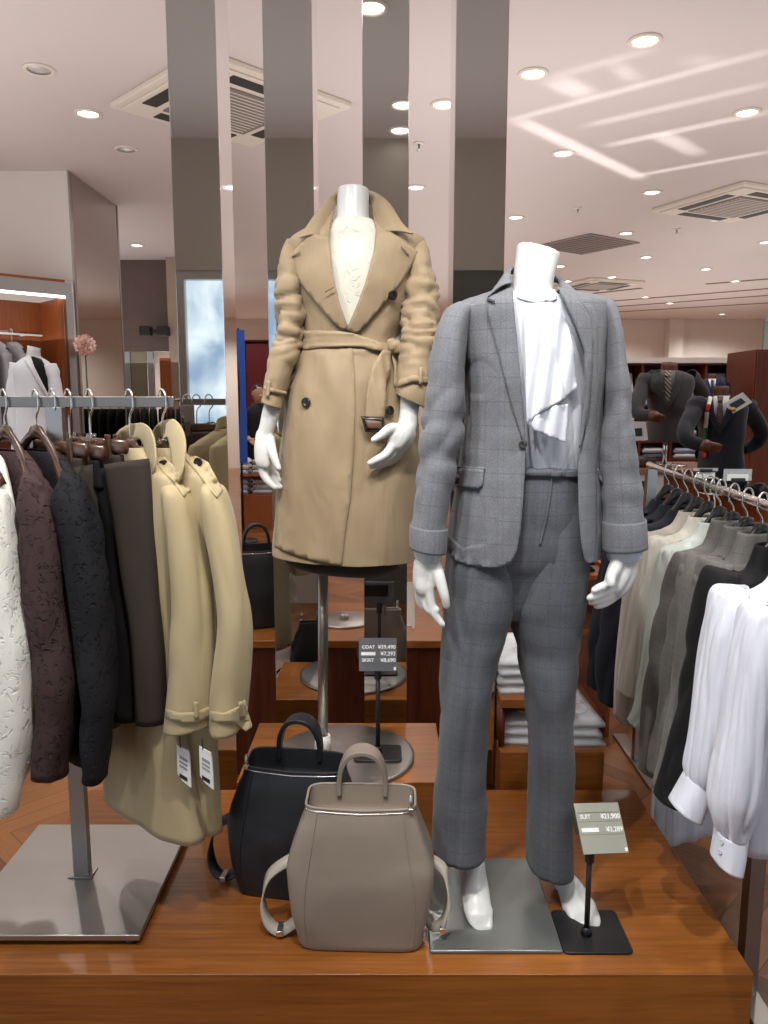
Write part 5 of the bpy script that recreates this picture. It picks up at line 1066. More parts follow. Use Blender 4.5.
# ---- price stands
def price_stand(base, size, pole, top_mat, label, sign, rows, tilt, yaw=0., note=None):
    """base: centre; size: plate x,y; pole: (dx, dy, height); sign: width, height; rows: texts."""
    r = thing('price_stand', label, 'price stand', base); B = V(*base)
    obj('base_plate', MB().box(B - V(size[0] / 2, size[1] / 2, 0), B + V(size[0] / 2, size[1] / 2, .006)), M['black'], r, bevel=.012, bseg=4) if False else obj('base_plate', rounded(B, size, .006, .012), M['black'], r, bevel=.0015)
    p0 = B + V(pole[0], pole[1], .006); p1 = p0 + V(0, 0, pole[2])
    obj('pole', MB().tube([p0, p1], .0062, 12), M['black'], r)
    obj('pole_socket', MB().lathe([(.007, .018), (.010, .016), (.013, .0), (.007, 0)], p0, 16), M['black'], r)
    obj('tilt_clip', MB().lathe([(.004, 0), (.010, .004), (.011, .03), (.008, .04), (.003, .04)], p1 - V(0, 0, .03), 14), M['black'], r)
    w_, h_ = sign; R = Matrix.Rotation(yaw, 3, 'Z') @ Matrix.Rotation(tilt, 3, 'X') @ Matrix.Rotation(yaw * .42, 3, 'Y'); c = p1 + V(note or 0, 0, 0) + R @ V(0, 0, h_ / 2) + V(0, -.011, 0)
    def wr(mb): mb.v = [c + R @ p for p in mb.v]; return mb
    sg = obj('sign_board', wr(MB().box((-w_ / 2, -.001, -h_ / 2), (w_ / 2, .0025, h_ / 2))), top_mat, r, smooth=False)
    obj('sign_back', wr(MB().box((-w_ / 2 - .006, .0028, -h_ * .1), (w_ / 2 - .02, .006, h_ * .36))), M['black'], r, smooth=False)
    tm_ = M['signink']; e = (R.to_4x4()).to_euler(); e2 = (R @ Matrix.Rotation(PI / 2, 3, 'X')).to_euler()
    for i, (a, b_, y) in enumerate(rows):
        ty = h_ / 2 - y * h_
        if a == '#':
            obj('label_bar', wr(MB().box((-w_ / 2 + .006, -.0022, ty - .0045), (-w_ / 2 + .006 + w_ * .38, -.0012, ty + .0045))), tm_, sg, smooth=False)
        else: text('lettering', a, .013, tm_, sg, (c + R @ V(-w_ / 2 + .008, -.0018, ty)) - r.location, e2)
        text('lettering', b_, .015, tm_, sg, (c + R @ V(w_ / 2 - .003, -.0018, ty)) - r.location, e2, 'RIGHT')
        obj('channel_line', wr(MB().box((-w_ / 2 + .003, -.0013, ty - .0105), (w_ / 2 - .003, -.001, ty - .0098))), M['signline'], sg, smooth=False)
    obj('channel_line', wr(MB().box((-w_ / 2 + .003, -.0014, h_ * .30), (w_ / 2 - .003, -.001, h_ * .31))), M['signline'], sg, smooth=False)
    obj('corner_sticker', wr(MB().box((w_ / 2 - .008, -.0016, -h_ / 2 + .003), (w_ / 2 - .002, -.001, -h_ / 2 + .011))), tm_, sg, smooth=False)
    return r
def rounded(c, size, t, rad):
    pts = []
    for sx, sy, a0 in ((1, 1, 0), (-1, 1, PI / 2), (-1, -1, PI), (1, -1, 3 * PI / 2)):
        for k in range(6):
            a = a0 + k * PI / 10; pts.append(c + V(sx * (size[0] / 2 - rad) + rad * math.cos(a), sy * (size[1] / 2 - rad) + rad * math.sin(a), 0))
    return MB().prism(pts, V(0, 0, t))
M['signink'] = plain('white_lettering', srgb(246, 246, 246), .5); M['signline'] = plain('sign_channel', srgb(78, 80, 76), .5)
M['signgrey'] = plain('pale_sign_board', srgb(158, 160, 148), .35); M['signdark'] = plain('grey_sign_board', srgb(104, 106, 112), .35)
p0 = W(587, 935, 1.625)
price_stand((.475, 1.615, PZ + .0005), (.155, .145), (W(587, 930, 1.60).x - .475, -.012, .205), M['signgrey'], 'black price stand with pale tilted board beside the right bare foot', (.112, .108), [('SUIT', '\u00a521,900', .28), ('#', '\u00a53,289', .54)], math.radians(-40), math.radians(18), .034)
price_stand((W(378, 752, 2.09).x, 2.075, TZ + .0125), (.135, .10), (.0, .0, .245), M['signdark'], 'small black price stand with dark grey board on the round steel disc', (.105, .092), [('COAT', '\u00a539,490', .27), ('#', '\u00a57,293', .47), ('SKIRT', '\u00a58,690', .67)], math.radians(-8), math.radians(0))
# ------------------------------------------------------------ behind the display: tables, shelves, racks, menswear
def table(name, label, lo, hi, mat, top=.03, legs=False, cat='table'):
    r = thing(name, label, cat, ((lo[0] + hi[0]) / 2, (lo[1] + hi[1]) / 2, 0))
    obj('top_board', MB().box((lo[0], lo[1], hi[2] - top), hi), mat[0], r, bevel=.002)
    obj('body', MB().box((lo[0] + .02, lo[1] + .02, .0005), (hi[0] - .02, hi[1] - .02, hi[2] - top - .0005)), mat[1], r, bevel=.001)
    return r
CH = (M['cherry'], wood('shaded_front_veneer', srgb(64, 28, 14), srgb(96, 46, 24), axis=(20, 20, 1.2), rough=.4))  # shade on the table front is put into the darker veneer colour
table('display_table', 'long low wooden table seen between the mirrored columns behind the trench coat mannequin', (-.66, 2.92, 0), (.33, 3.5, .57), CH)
backpack((-.52, 3.14, .571), math.radians(20), M['blackleather'], 'black backpack standing on the wooden table seen left of the trench coat hem', 1)
# clear easel and its tray on that table
es = thing('acrylic_easel', 'clear acrylic easel on the wooden table between the two mannequins', 'easel', (.07, 3.1, .571))
E = lambda x, y, z: V(.07 + x, 3.1 + y, .571 + z)
obj('back_panel', MB().prism([E(-.05, .02, .0), E(.06, .02, 0), E(.06, .09, .17), E(-.05, .09, .17)], V(0, .004, 0)), M['acrylic'], es, smooth=False)
obj('strut', MB().prism([E(-.005, .1, .15), E(.005, .1, .15), E(.005, .17, .001), E(-.005, .17, .001)], V(0, .004, 0)), M['acrylic'], es, smooth=False)
for s_ in (-.045, .05): obj('ledge_hook', MB().tube([E(s_, .02, .006), E(s_, -.05, .004), E(s_, -.055, .02)], .003, 8), M['acrylic'], es)
dk = thing('round_base_plate', 'flat round steel base plate lying on the wooden table seen behind the pole', 'base plate', (-.17, 3.2, .5705))
obj('disc', MB().lathe([(0, .01), (.12, .01), (.125, .007), (.125, .0), (0, .0)], (-.17, 3.2, .5705), 40), M['steel'], dk); obj('hub', MB().lathe([(0, .03), (.016, .03), (.02, .0105), (0, .0105)], (-.17, 3.2, .5705), 20), M['steel'], dk)
# low plinth and shelf with packed shirts, seen between the trouser legs
pl = thing('shirt_plinth', 'low cherry wood plinth behind the platform with a raised shelf of packed shirts', 'plinth', (.54, 2.65, 0))
obj('body', MB().box((.372, 2.325, .0005), (.705, 2.99, .39)), M['cherry'], pl, bevel=.002)
obj('shelf_board', MB().box((.372, 2.345, .53), (.585, 2.95, .558)), M['cherry'], pl, bevel=.002); obj('side_panel', MB().box((.372, 2.36, .391), (.39, 2.94, .5295)), M['darkwood'] if 'darkwood' in M else M['cherry_v'], pl)
M['packwhite'] = plain('white_shirt_fabric', srgb(228, 230, 236), .5, bump=.9, bscale=22.)
M['packfilm'] = plain('crinkled_clear_film', (.9, .93, .96), .06, spec=.9, bump=1., bscale=40.); M['packfilm'].node_tree.nodes['Principled BSDF'].inputs['Alpha'].default_value = .42
def pack_mesh(w_, d_, h_, seed):
    random.seed(seed); mb = MB(); nx, ny = 10, 12; top = []
    for j in range(ny + 1):
        for i in range(nx + 1):
            u, v = i / nx, j / ny; e = min(1, 8 * min(u, 1 - u, v, 1 - v)); top.append(V((u - .5) * w_, (v - .5) * d_, h_ * (.35 + .6 * e ** .5) + .0025 * noise.noise(V(u * 5, v * 6, seed))))
    bot = [V(p.x, p.y, 0) for p in top]; n = len(top); fs = []
    for j in range(ny):
        for i in range(nx):
            a = j * (nx + 1) + i; fs += [(a, a + 1, a + nx + 2, a + nx + 1), (n + a, n + a + nx + 1, n + a + nx + 2, n + a + 1)]
    ring = [i for i in range(nx + 1)] + [j * (nx + 1) + nx for j in range(1, ny + 1)] + [ny * (nx + 1) + i for i in range(nx - 1, -1, -1)] + [j * (nx + 1) for j in range(ny - 1, 0, -1)]
    for k in range(len(ring)): a, b_ = ring[k], ring[(k + 1) % len(ring)]; fs.append((a, n + a, n + b_, b_))
    return mb.add(top + bot, fs)
def packed(loc, yaw, label, group, seed, w_=.2, d_=.3, h_=.026):
    r = thing('packed_shirt', label, 'packed shirt', loc, group); mb = pack_mesh(w_, d_, h_, seed); mb.v = [p + V(*loc) for p in mb.v]; obj('folded_shirt', mb, M['packwhite'], r)
    cb = V(*loc) + V(0, -d_ * .22, h_); obj('collar', MB().tube([cb + V(.045 * math.cos(a), .05 * math.sin(a), -.001) for a in [PI * k / 10 - 2.6 for k in range(20)]], .006, 8, flat=.6), M['packwhite'], r)
    fb = pack_mesh(w_ + .012, d_ + .016, h_ + .003, seed + 50); fb.displaced(lambda co, uv: .0015 + .003 * abs(noise.noise(co * 40))); fb.v = [p + V(*loc) - V(0, 0, .0008) for p in fb.v]; obj('plastic_sleeve', fb, M['packfilm'], r)
    r.rotation_euler.z = yaw; return r
for i in range(4): packed((.478 + .004 * (i % 2), 2.55, .560 + i * .031), .03 * (-1) ** i, ('lowest', 'second from the bottom', 'third from the bottom', 'topmost')[i] + ' packed white shirt on the raised shelf between the trouser legs', None, 20 + i)
for i in range(3): packed((.632, 2.52 + .006 * i, .392 + i * .031), .04 * (-1) ** i, ('lowest', 'middle', 'topmost')[i] + ' packed white shirt on the low plinth right of the trousers', None, 30 + i, .15)
for i in range(3): packed((.482, 2.53 + .006 * i, .392 + i * .031), -.12 + .04 * i, ('lowest', 'middle', 'topmost')[i] + ' white packed shirt under the raised shelf between the trouser legs', None, 40 + i, .17)
# shelf unit with folded garments between the suit and the right rack
su = thing('shelf_unit', 'open dark wood shelf unit with folded clothes right of the suit trousers', 'shelf unit', (.73, 3.66, 0))
for z in (.06, .47, .72): obj('shelf', MB().box((.5, 3.32, z), (1.0, 3.98, z + .022)), M['cherry_v'], su, bevel=.001)
for x in (.482, 1.0005): obj('side_panel', MB().box((x, 3.3, .0005), (x + .017, 4.0, .76)), M['cherry_v'], su, bevel=.001)
def folded(loc, w_, d_, h_, mat, label, group, seed, name='folded_garment'):
    mb = pack_mesh(w_, d_, h_, seed); mb.v = [p + V(*loc) for p in mb.v]; r = thing(name, label, 'folded garment', loc, group); obj('body', mb, mat, r)
    obj('fold_edge', MB().tube([V(loc[0] - w_ * .46, loc[1] - d_ / 2, loc[2] + h_ * .5), V(loc[0] + w_ * .46, loc[1] - d_ / 2, loc[2] + h_ * .5)], h_ * .36, 8), mat, r); return r
for i in range(3): folded((.80, 3.6, .7435 + i * .028), .3, .42, .026, M['blackcrepe'], ('lowest', 'middle', 'topmost')[i] + ' black folded garment on the top shelf behind the suit hand', None, 60 + i)
for i in range(3): folded((.77, 3.6, .493 + i * .032), .28, .4, .03, M['packwhite'], ('lowest', 'middle', 'topmost')[i] + ' white folded garment on the lower shelf behind the suit hand', None, 64 + i)

# ---- left side: bulkhead, mirrored side, wall cabinet
BX = -2.48
wl = struct('wall_bulkhead', MB().box((-5.2, 6.36, 2.46), (BX - .012, 7.45, CEIL - .001)).box((-5.2, 7.0, 0), (BX - .012, 7.45, 2.4595)), M['wall'])
struct('trim_6', MB().box((BX - .012, 6.36, 0), (BX + .003, 6.40, CEIL - .002)), M['steel'])
mp_ = thing('wall_mirror', 'tall tinted mirror panel on the side of the white bulkhead at left', 'mirror', (BX, 6.9, 0))
obj('glass', MB().box((BX - .0115, 6.41, .002), (BX, 7.45, CEIL - .002)), mirror('tinted_mirror', (.5, .47, .45), .03), mp_, smooth=False); obj('edge_strip', MB().box((BX - .0115, 7.451, .002), (BX + .006, 7.47, CEIL - .002)), M['steel'], mp_, smooth=False)
cab = thing('wall_cabinet', 'cherry wood wall cabinet niche with steel header and light strip at left', 'cabinet', (-3.4, 5.9, 0))
# niche runs obliquely towards the viewer on the left
c0 = V(BX - .01, 6.3, 0); cdir = V(-.72, -.694, 0).normalized(); cn = V(-.694, .72, 0)
def oblique(a, b, z0, z1, d0, d1): 
    p = [c0 + cdir * a + cn * d0, c0 + cdir * b + cn * d0, c0 + cdir * b + cn * d1, c0 + cdir * a + cn * d1]
    return MB().prism([q + V(0, 0, z0) for q in p], V(0, 0, z1 - z0))
obj('header', oblique(.0, 2.2, 2.33, 2.43, -.02, .05), M['steel'], cab, smooth=False); obj('light_strip', oblique(.05, 2.2, 2.315, 2.329, .0, .03), M['led'], cab, smooth=False)
obj('side_post', oblique(-.005, .05, .0005, 2.329, -.02, .04), M['steel'], cab, smooth=False)
CW = wood('niche_veneer', srgb(120, 58, 22), srgb(156, 84, 38), axis=(30, 30, 1.2), rough=.4)
obj('back_panel', oblique(.0505, 2.2, .0005, 2.31, .42, .45), CW, cab, smooth=False); obj('side_panel', oblique(.051, .09, .0005, 2.31, .041, .419), CW, cab, smooth=False); obj('top_panel', oblique(.051, 2.2, 2.43, 2.45, -.02, .45), CW, cab, smooth=False)
obj('hanging_rail', MB().tube([c0 + cdir * .2 + cn * .12 + V(0, 0, 2.03), c0 + cdir * 2.1 + cn * .12 + V(0, 0, 2.03)], .016, 12), M['chrome'], cab); obj('rail_bracket', MB().tube([c0 + cdir * .3 + cn * .137 + V(0, 0, 2.03), c0 + cdir * .3 + cn * .42 + V(0, 0, 2.03)], .01, 8), M['chrome'], cab)
M['greycloth'] = cloth('light_grey_cloth', srgb(168, 166, 172), .8); M['whitecloth'] = cloth('white_cloth', srgb(226, 228, 232), .8)
for i in range(6):
    p = c0 + cdir * (.43 + i * .12) + cn * .12; ht = V(p.x, p.y, 2.046)
    hanger('cabinet_hanger', 'chrome hanger on the rail of the wall cabinet', ht, cn, .2, 1.95, .07, M['hangblack'], 'hangers on the cabinet rail')
    g = thing('hanging_shirt', ('light grey garment hanging in the wall cabinet, nearest the bust form', 'light grey garment second from the bust form in the wall cabinet', 'light grey garment third from the bust form in the wall cabinet', 'pale garment fourth from the bust form in the wall cabinet', 'pale garment fifth from the bust form in the wall cabinet', 'pale garment sixth from the bust form in the wall cabinet')[i], 'shirt', (p.x, p.y, 1.2))
    obj('body', slab(ht, cn, [(1.955, -.07, .07, .03), (1.88, -.21, .21, .04), (1.6, -.2, .2, .045), (1.2, -.2, .2, .05)], 5, 40, 2.4, .012, 10., i * 1.3, .15), M['greycloth'] if i < 3 else M['whitecloth'], g, solid=.003)
    obj('sleeve', slab(ht - cn * .23, cn, [(1.86, -.03, .04, .03), (1.6, -.05, .03, .035), (1.25, -.06, .02, .035)], 4, 24, 2., .01, 10., i * 1.9, .15), M['greycloth'] if i < 3 else M['whitecloth'], g, solid=.003)

# ---- dressed busts and menswear
M['bustwood'] = plain('brown_bust_wood', srgb(92, 52, 34), .35, var=.15); M['redwhite'] = plain('tape_white', srgb(232, 230, 226), .6)
def bust(name, label, Y, rows, mat, neck, neckmat, vee, tie, sleeves, lapels, base_z, polex, shirtmat, tiemat, hands=(), garment='suit jacket'):
    a = W(polex, 400, Y); r = thing(name, label, 'mannequin', (a.x, Y, base_z))
    b = MB(); sil([(q[0] + (q[2] - q[0]) * .08, q[1], q[2] - (q[2] - q[0]) * .08, q[3], q[4], q[5] * .85) for q in rows], 4, 28, 2.2, b, True, True); sil(neck, 4, 24, 2.1, b, True, True)
    obj('torso', b, neckmat, r)
    bt = W(polex, rows[-1][1], Y); obj('pole', MB().tube([V(bt.x, Y, base_z + .012), V(bt.x, Y, bt.z + .05)], .014, 14), M['chrome'], r); obj('base', MB().lathe([(0, .012), (.13, .012), (.135, .008), (.135, .0005), (0, .0005)], (bt.x, Y, base_z), 32), M['chrome'], r)
    for ch in hands:
        hb = MB(); hand_into(hb, ch[0], ch[1]); obj('hand', hb, neckmat, r, remesh=.0045, smoothit=2)
    g = thing('suit_jacket' if 'suit' in garment else 'jacket', garment, 'jacket', (a.x, Y, W(polex, rows[-1][1], Y).z))
    jm = sil(rows, 6, 64, 2.3); jm.displaced(lambda co, uv: .006 * fbm(co, 6)); full_ = jm.bvh(); jc = cut(jm, vee, Y)
    obj('jacket_body', jc, mat, g, solid=.004)
    sm_all = []
    for sp in sleeves:
        pts = catmull([[*W(x, y, d), r_] for x, y, d, r_ in sp], 6); mb = MB().tube([V(*q[:3]) for q in pts], [q[3] * (.95 if i_ < 4 else .74) for i_, q in enumerate(pts)], 24, False); mb.displaced(lambda co, uv: .008 * fbm(co, 9)); obj('sleeve', mb, mat, g, solid=.003)
    sh = thing('dress_shirt', 'shirt front under ' + garment, 'shirt', (a.x, Y, W(polex, rows[-2][1], Y).z))
    srows = [(q[0] + (q[2] - q[0]) * .06, q[1], q[2] - (q[2] - q[0]) * .06, q[3], q[4], q[5] * .9) for q in rows[:-1]]; s_ = sil(srows, 5, 48, 2.3); obj('shirt_body', s_, shirtmat, sh, solid=.002); sb = s_.bvh()
    for lp in lapels: obj('lapel', drape(lp, [full_], .012, 2., Y - .1), mat, g, solid=.004, offset=1)
    if tie:
        t_ = thing('necktie', 'tie worn with ' + garment, 'tie', (a.x, Y, W(polex, 430, Y).z)); obj('blade', drape(tie[0], [sb], .012, 1.5, Y - .1), tiemat, t_, solid=.004, offset=1); obj('knot', drape(tie[1], [sb], .022, 1.5, Y - .1), tiemat, t_, solid=.006, offset=1)
    return r, g, full_, sb
M['charcoal'] = cloth('charcoal_suiting', srgb(62, 60, 62), .75); M['navysuit'] = cloth('dark_navy_suiting', srgb(30, 34, 42), .75); M['greyknit'] = cloth('grey_shirt', srgb(120, 118, 118), .8)
def stripes(name, c1, c2, sc):
    m, nt, b = _mat(name); tc = N(nt, 'ShaderNodeTexCoord'); mp = N(nt, 'ShaderNodeMapping'); mp.inputs['Rotation'].default_value = (0, math.radians(40), 0); wv = N(nt, 'ShaderNodeTexWave', i_Scale=sc); wv.bands_direction = 'X'
    nt.links.new(tc.outputs['Object'], mp.inputs[0]); nt.links.new(mp.outputs[0], wv.inputs['Vector']); cr = N(nt, 'ShaderNodeValToRGB'); cr.color_ramp.elements[0].color = c4(c1); cr.color_ramp.elements[1].color = c4(c2); cr.color_ramp.elements[0].position = .6; cr.color_ramp.elements[1].position = .7
    nt.links.new(wv.outputs['Fac'], cr.inputs[0]); nt.links.new(cr.outputs[0], b.inputs['Base Color']); b.inputs['Roughness'].default_value = .5; return m
ZC = 1.1
r1, g1, f1, _b = bust('menswear_mannequin', 'brown headless mannequin in a charcoal suit behind the navy one, at the far right', 4.85,
    [(655, 371, 679, 371, 4.85, .08), (648, 378, 690, 376, 4.85, .12), (646, 386, 692, 384, 4.85, .14), (650, 404, 687, 404, 4.85, .15), (651, 416, 685, 416, 4.85, .14), (649, 430, 687, 430, 4.85, .15), (648, 441, 688, 441, 4.85, .155)], M['charcoal'],
    [(663, 362, 676, 363, 4.86, .055), (662, 365, 677, 366, 4.85, .062), (661, 372, 677, 372, 4.85, .065), (655, 378, 682, 378, 4.85, .09)], M['bustwood'], [(660, 368), (676, 368), (676, 376), (668, 404), (663, 390)],
    ([(664, 374), (671, 374), (671.5, 398), (668.5, 404), (664, 398)], [(664, 371), (671, 371), (670, 376.5), (665, 376.5)]),
    [[(647, 379, 4.84, .06), (641, 390, 4.80, .062), (636.5, 406, 4.72, .055), (640, 414, 4.66, .048), (651, 415.5, 4.62, .042)], [(689, 377, 4.85, .06), (697, 385, 4.88, .062), (703, 397, 4.93, .055), (699, 410, 4.97, .05), (691, 421, 4.96, .045)]],
    [[(660, 369), (655, 373), (657, 390), (668, 410), (668, 403), (662, 388)], [(676, 369), (682, 374), (679, 392), (669, 410), (668, 403), (675, 385)]], ZC, 665.5, M['greyknit'], stripes('striped_tie', srgb(70, 58, 54), srgb(170, 156, 146), 18.),
    [([[(650, 415.5, 4.62, .03), (655, 416.5, 4.60, .036)]], [[(654, 415, 4.60, .02), (659, 415.5, 4.58, .016), (663, 416.5, 4.57, .012)], [(654, 417, 4.60, .02), (659, 417.8, 4.585, .016), (662.5, 418.5, 4.575, .012)], [(654, 419, 4.6, .018), (658, 420, 4.59, .015), (661, 420.5, 4.58, .011)]])], 'charcoal suit jacket on the farther of the two menswear mannequins')
# jacket slung over the shoulder of that one
cp = thing('shoulder_cape', 'charcoal cloth draped over the shoulder of the farther menswear mannequin', 'cloth', (W(651, 385, 4.7).x, 4.7, 1.5))
m_ = drape([(661, 369), (650, 371), (641, 380), (640, 391), (648, 388), (656, 394), (661, 398), (664, 386)], [f1], .03, 2., 4.72); m_.displaced(lambda co, uv: .012 * fbm(co, 14)); obj('cloth', m_, M['charcoal'], cp, solid=.005, offset=1)
r2, g2, f2, sb2 = bust('menswear_mannequin', 'brown headless mannequin in a dark navy suit with a striped ribbon', 4.3,
    [(711, 396, 731, 396, 4.3, .08), (700, 402, 741, 402, 4.3, .12), (697, 409, 745, 409, 4.3, .14), (702, 430, 741, 430, 4.3, .15), (704, 445, 739, 445, 4.3, .14), (702, 465, 741, 465, 4.3, .15), (700, 485, 744, 485, 4.3, .155)], M['navysuit'],
    [(715, 386, 727, 386, 4.3, .05), (714, 389, 728, 389, 4.3, .06), (714, 396, 728, 396, 4.3, .06), (710, 402, 732, 402, 4.3, .09)], M['bustwood'], [(713, 393), (730, 393), (730, 399), (719.5, 428), (714, 412)],
    ([(718, 400), (722.5, 400), (723.5, 422), (720, 427), (716, 422)], [(717, 396.5), (723.5, 396.5), (722.5, 401.5), (718, 401.5)]),
    [[(699, 404, 4.28, .06), (692, 415, 4.22, .062), (685, 431, 4.12, .055), (688, 440, 4.06, .048), (701, 445, 4.02, .042)], [(743, 405, 4.3, .06), (753, 416, 4.33, .062), (761, 432, 4.38, .055), (756, 443, 4.42, .05), (744, 450, 4.42, .045)]],
    [[(713, 394), (707, 399), (708, 415), (719.5, 436), (719.5, 427), (714, 412)], [(730, 394), (737, 400), (733, 415), (720, 436), (719.5, 427), (727, 411)]], .99, 722, M['whitecloth'], stripes('dotted_dark_tie', srgb(34, 26, 30), srgb(120, 96, 90), 30.),
    [([[(700, 445, 4.02, .03), (706, 446, 4.0, .036)]], [[(706, 444.5, 4.0, .02), (713, 445, 3.98, .016), (720, 446, 3.97, .012)], [(706, 447, 4.0, .02), (713, 447.6, 3.985, .016), (719, 448.5, 3.975, .012)], [(706, 449.5, 4.0, .018), (712, 450.5, 3.99, .015), (717, 451.5, 3.98, .011)]])], 'dark navy suit jacket on the nearer of the two menswear mannequins')
rb = thing('ribbon_scarf', 'white red and green ribbon hung round the neck of the navy suit mannequin', 'ribbon', (W(706, 430, 4.1).x, 4.1, 1.25))
for nm, pl_, mt in (('white_band', [(709, 396), (712.5, 397), (708.5, 413), (704.8, 413)], 'w'), ('red_band', [(707, 404), (711, 404.5), (709, 412), (705, 412)], 'r'), ('white_band', [(705, 412), (709, 412), (707.5, 428), (703.8, 428)], 'w'), ('green_band', [(703.8, 428), (707.5, 428), (706.5, 444), (702.8, 444)], 'g'), ('red_band', [(702.8, 449), (706.3, 449), (706, 458), (702.5, 458)], 'r'), ('white_band', [(702.9, 444), (706.5, 444), (706.3, 449), (702.8, 449)], 'w')):
    obj(nm, drape(pl_, [f2], .025 if mt == 'w' else .028, 2., 4.1), {'w': M['redwhite'], 'r': plain('ribbon_red', srgb(176, 30, 40), .6), 'g': plain('ribbon_green', srgb(24, 96, 66), .6)}[mt], rb, solid=.003, offset=1)
def pxcard(name, label, outer, inner, Y, dy=.0, cat='sign'):
    c_ = W(*outer[0], Y); r = thing(name, label, cat, (c_.x, Y, W(outer[3][0], max(p[1] for p in outer), Y).z))
    obj('card', MB().prism([W(x, y, Y + dy * (i in (0, 1))) for i, (x, y) in enumerate(outer)], V(0, .006, 0)), M['taglabel'], r, smooth=False)
    obj('dark_square', MB().prism([W(x, y, Y - .002 + dy * (i in (0, 1))) for i, (x, y) in enumerate(inner)], V(0, .0015, 0)), plain('sign_slate', srgb(52, 56, 58), .5), r, smooth=False); return r
pc = pxcard('shop_card', 'white card with dark square tilted on the shoulder of the navy suit', [(723.6, 403.4), (743, 392.5), (752.5, 402.3), (733.5, 413.3)], [(729, 404.5), (741, 398), (746, 402.3), (734, 409.6)], 4.12)
obj('gold_clip', MB().lathe([(.001, 0), (.014, .004), (.016, .02), (.001, .026)], W(733, 412, 4.1), 12), plain('brass', (.6, .4, .1), .3, metal=1.), pc)
pxcard('shop_sign', 'white sign with dark square left of the charcoal suit hand', [(629, 421), (646, 422), (648, 440), (630, 441)], [(632, 428.5), (642, 428), (642.5, 436), (632.5, 436.5)], 4.6)
# counters under them
table('wood_counter', 'cherry wood counter under the charcoal suit mannequin with a cream sign on its front', (1.44, 4.55, 0), (2.1, 5.2, ZC), (M['cherry'], M['cherry_v']))
pxcard('front_sign', 'cream sign board with dark square on the front of the wood counter', [(633, 471), (664, 471.5), (663, 496), (633.5, 494)], [(642, 481), (655, 482), (654.5, 490.5), (642, 490)], 4.56)
table('wood_counter', 'cherry wood counter carrying black shoes at the right picture edge', (1.98, 3.95, 0), (2.75, 4.5, .985), (M['cherry'], M['cherry_v'])).__setitem__('category', 'counter')
M['shoeblack'] = plain('black_shoe_leather', (.012, .011, .011), .25)
def shoe(loc, yaw, label):
    r = thing('leather_shoe', label, 'shoe', loc); R = Matrix.Rotation(yaw, 3, 'Z'); L = V(*loc)
    rings = []
    for t, w_, h_ in ((-.14, .012, .02), (-.13, .03, .075), (-.09, .034, .085), (-.03, .036, .08), (.03, .042, .055), (.08, .046, .04), (.12, .038, .032), (.145, .015, .018)): rings.append([L + R @ V(w_ * math.cos(PI * k / 8 * 1.0), t, .012 + h_ * math.sin(PI * k / 8)) for k in range(9)])
    obj('upper', MB().loft(rings, False), M['shoeblack'], r, solid=.003, sub=1)
    so = []
    for k in range(24): a = 2 * PI * k / 24; so.append(L + R @ V((.042 - .008 * math.sin(a + 2.6)) * math.cos(a), .145 * math.sin(a), 0))
    obj('sole', MB().prism(so, V(0, 0, .012)), M['black'], r); return r
for i, (px_, Y_, lab) in enumerate(((739, 4.05, 'black leather shoe on the right counter, left one of three'), (750, 4.15, 'black leather shoe on the right counter, middle one of three'), (762, 4.05, 'black leather shoe on the right counter, right one of three'))):
    q = W(px_, 478, Y_); shoe((q.x, Y_ + .06, .986), -.5 + .2 * i, lab)
# shirt cabinet on the far side
def cubby(name, label, x0, x1, Y, z0, z1, nx, zs, depth=.4, cat='cabinet'):
    r = thing(name, label, cat, ((x0 + x1) / 2, Y, z0)); m_ = M['darkwood']
    obj('back_panel', MB().box((x0, Y + depth - .02, z0), (x1, Y + depth, z1)), m_, r, smooth=False)
    for i in range(nx + 1): x = x0 + (x1 - x0) * i / nx; obj('upright', MB().box((x - .012, Y, z0), (x + .012, Y + depth - .0201, z1)), m_, r, smooth=False)
    for z in zs:
        for i in range(nx): a = x0 + (x1 - x0) * i / nx + .0122; b_ = x0 + (x1 - x0) * (i + 1) / nx - .0122; obj('shelf', MB().box((a, Y + .002, z), (b_, Y + depth - .0202, z + .02)), m_, r, smooth=False)
    return r
M['darkwood'] = wood('dark_cherry', srgb(84, 36, 20), srgb(116, 56, 30), axis=(30, 30, 1.2), rough=.4)
SYD = 8.6; cx0, cx1 = 2.5, 4.6
cubby('shirt_cabinet', 'dark wood shirt cabinet with folded shirts behind the charcoal suit mannequin', cx0, cx1, SYD, .05, 1.92, 6, [.05 + .2 * k for k in range(7)] + [1.45, 1.90])
obj('cornice', MB().box((cx0 - .05, SYD - .05, 1.921), (cx1 + .05, SYD + .4, 1.98)), M['wall'], bpy.data.objects['shirt_cabinet'], smooth=False)
cols = [srgb(226, 228, 234), srgb(176, 190, 214), srgb(226, 226, 230), srgb(150, 160, 184), srgb(196, 182, 186), srgb(90, 96, 120)]
mats = [cloth('shirt_cloth', c, .7) for c in cols]
ab = 'neatly folded shirts stacked in the far dark wood cabinet'
proto = {}
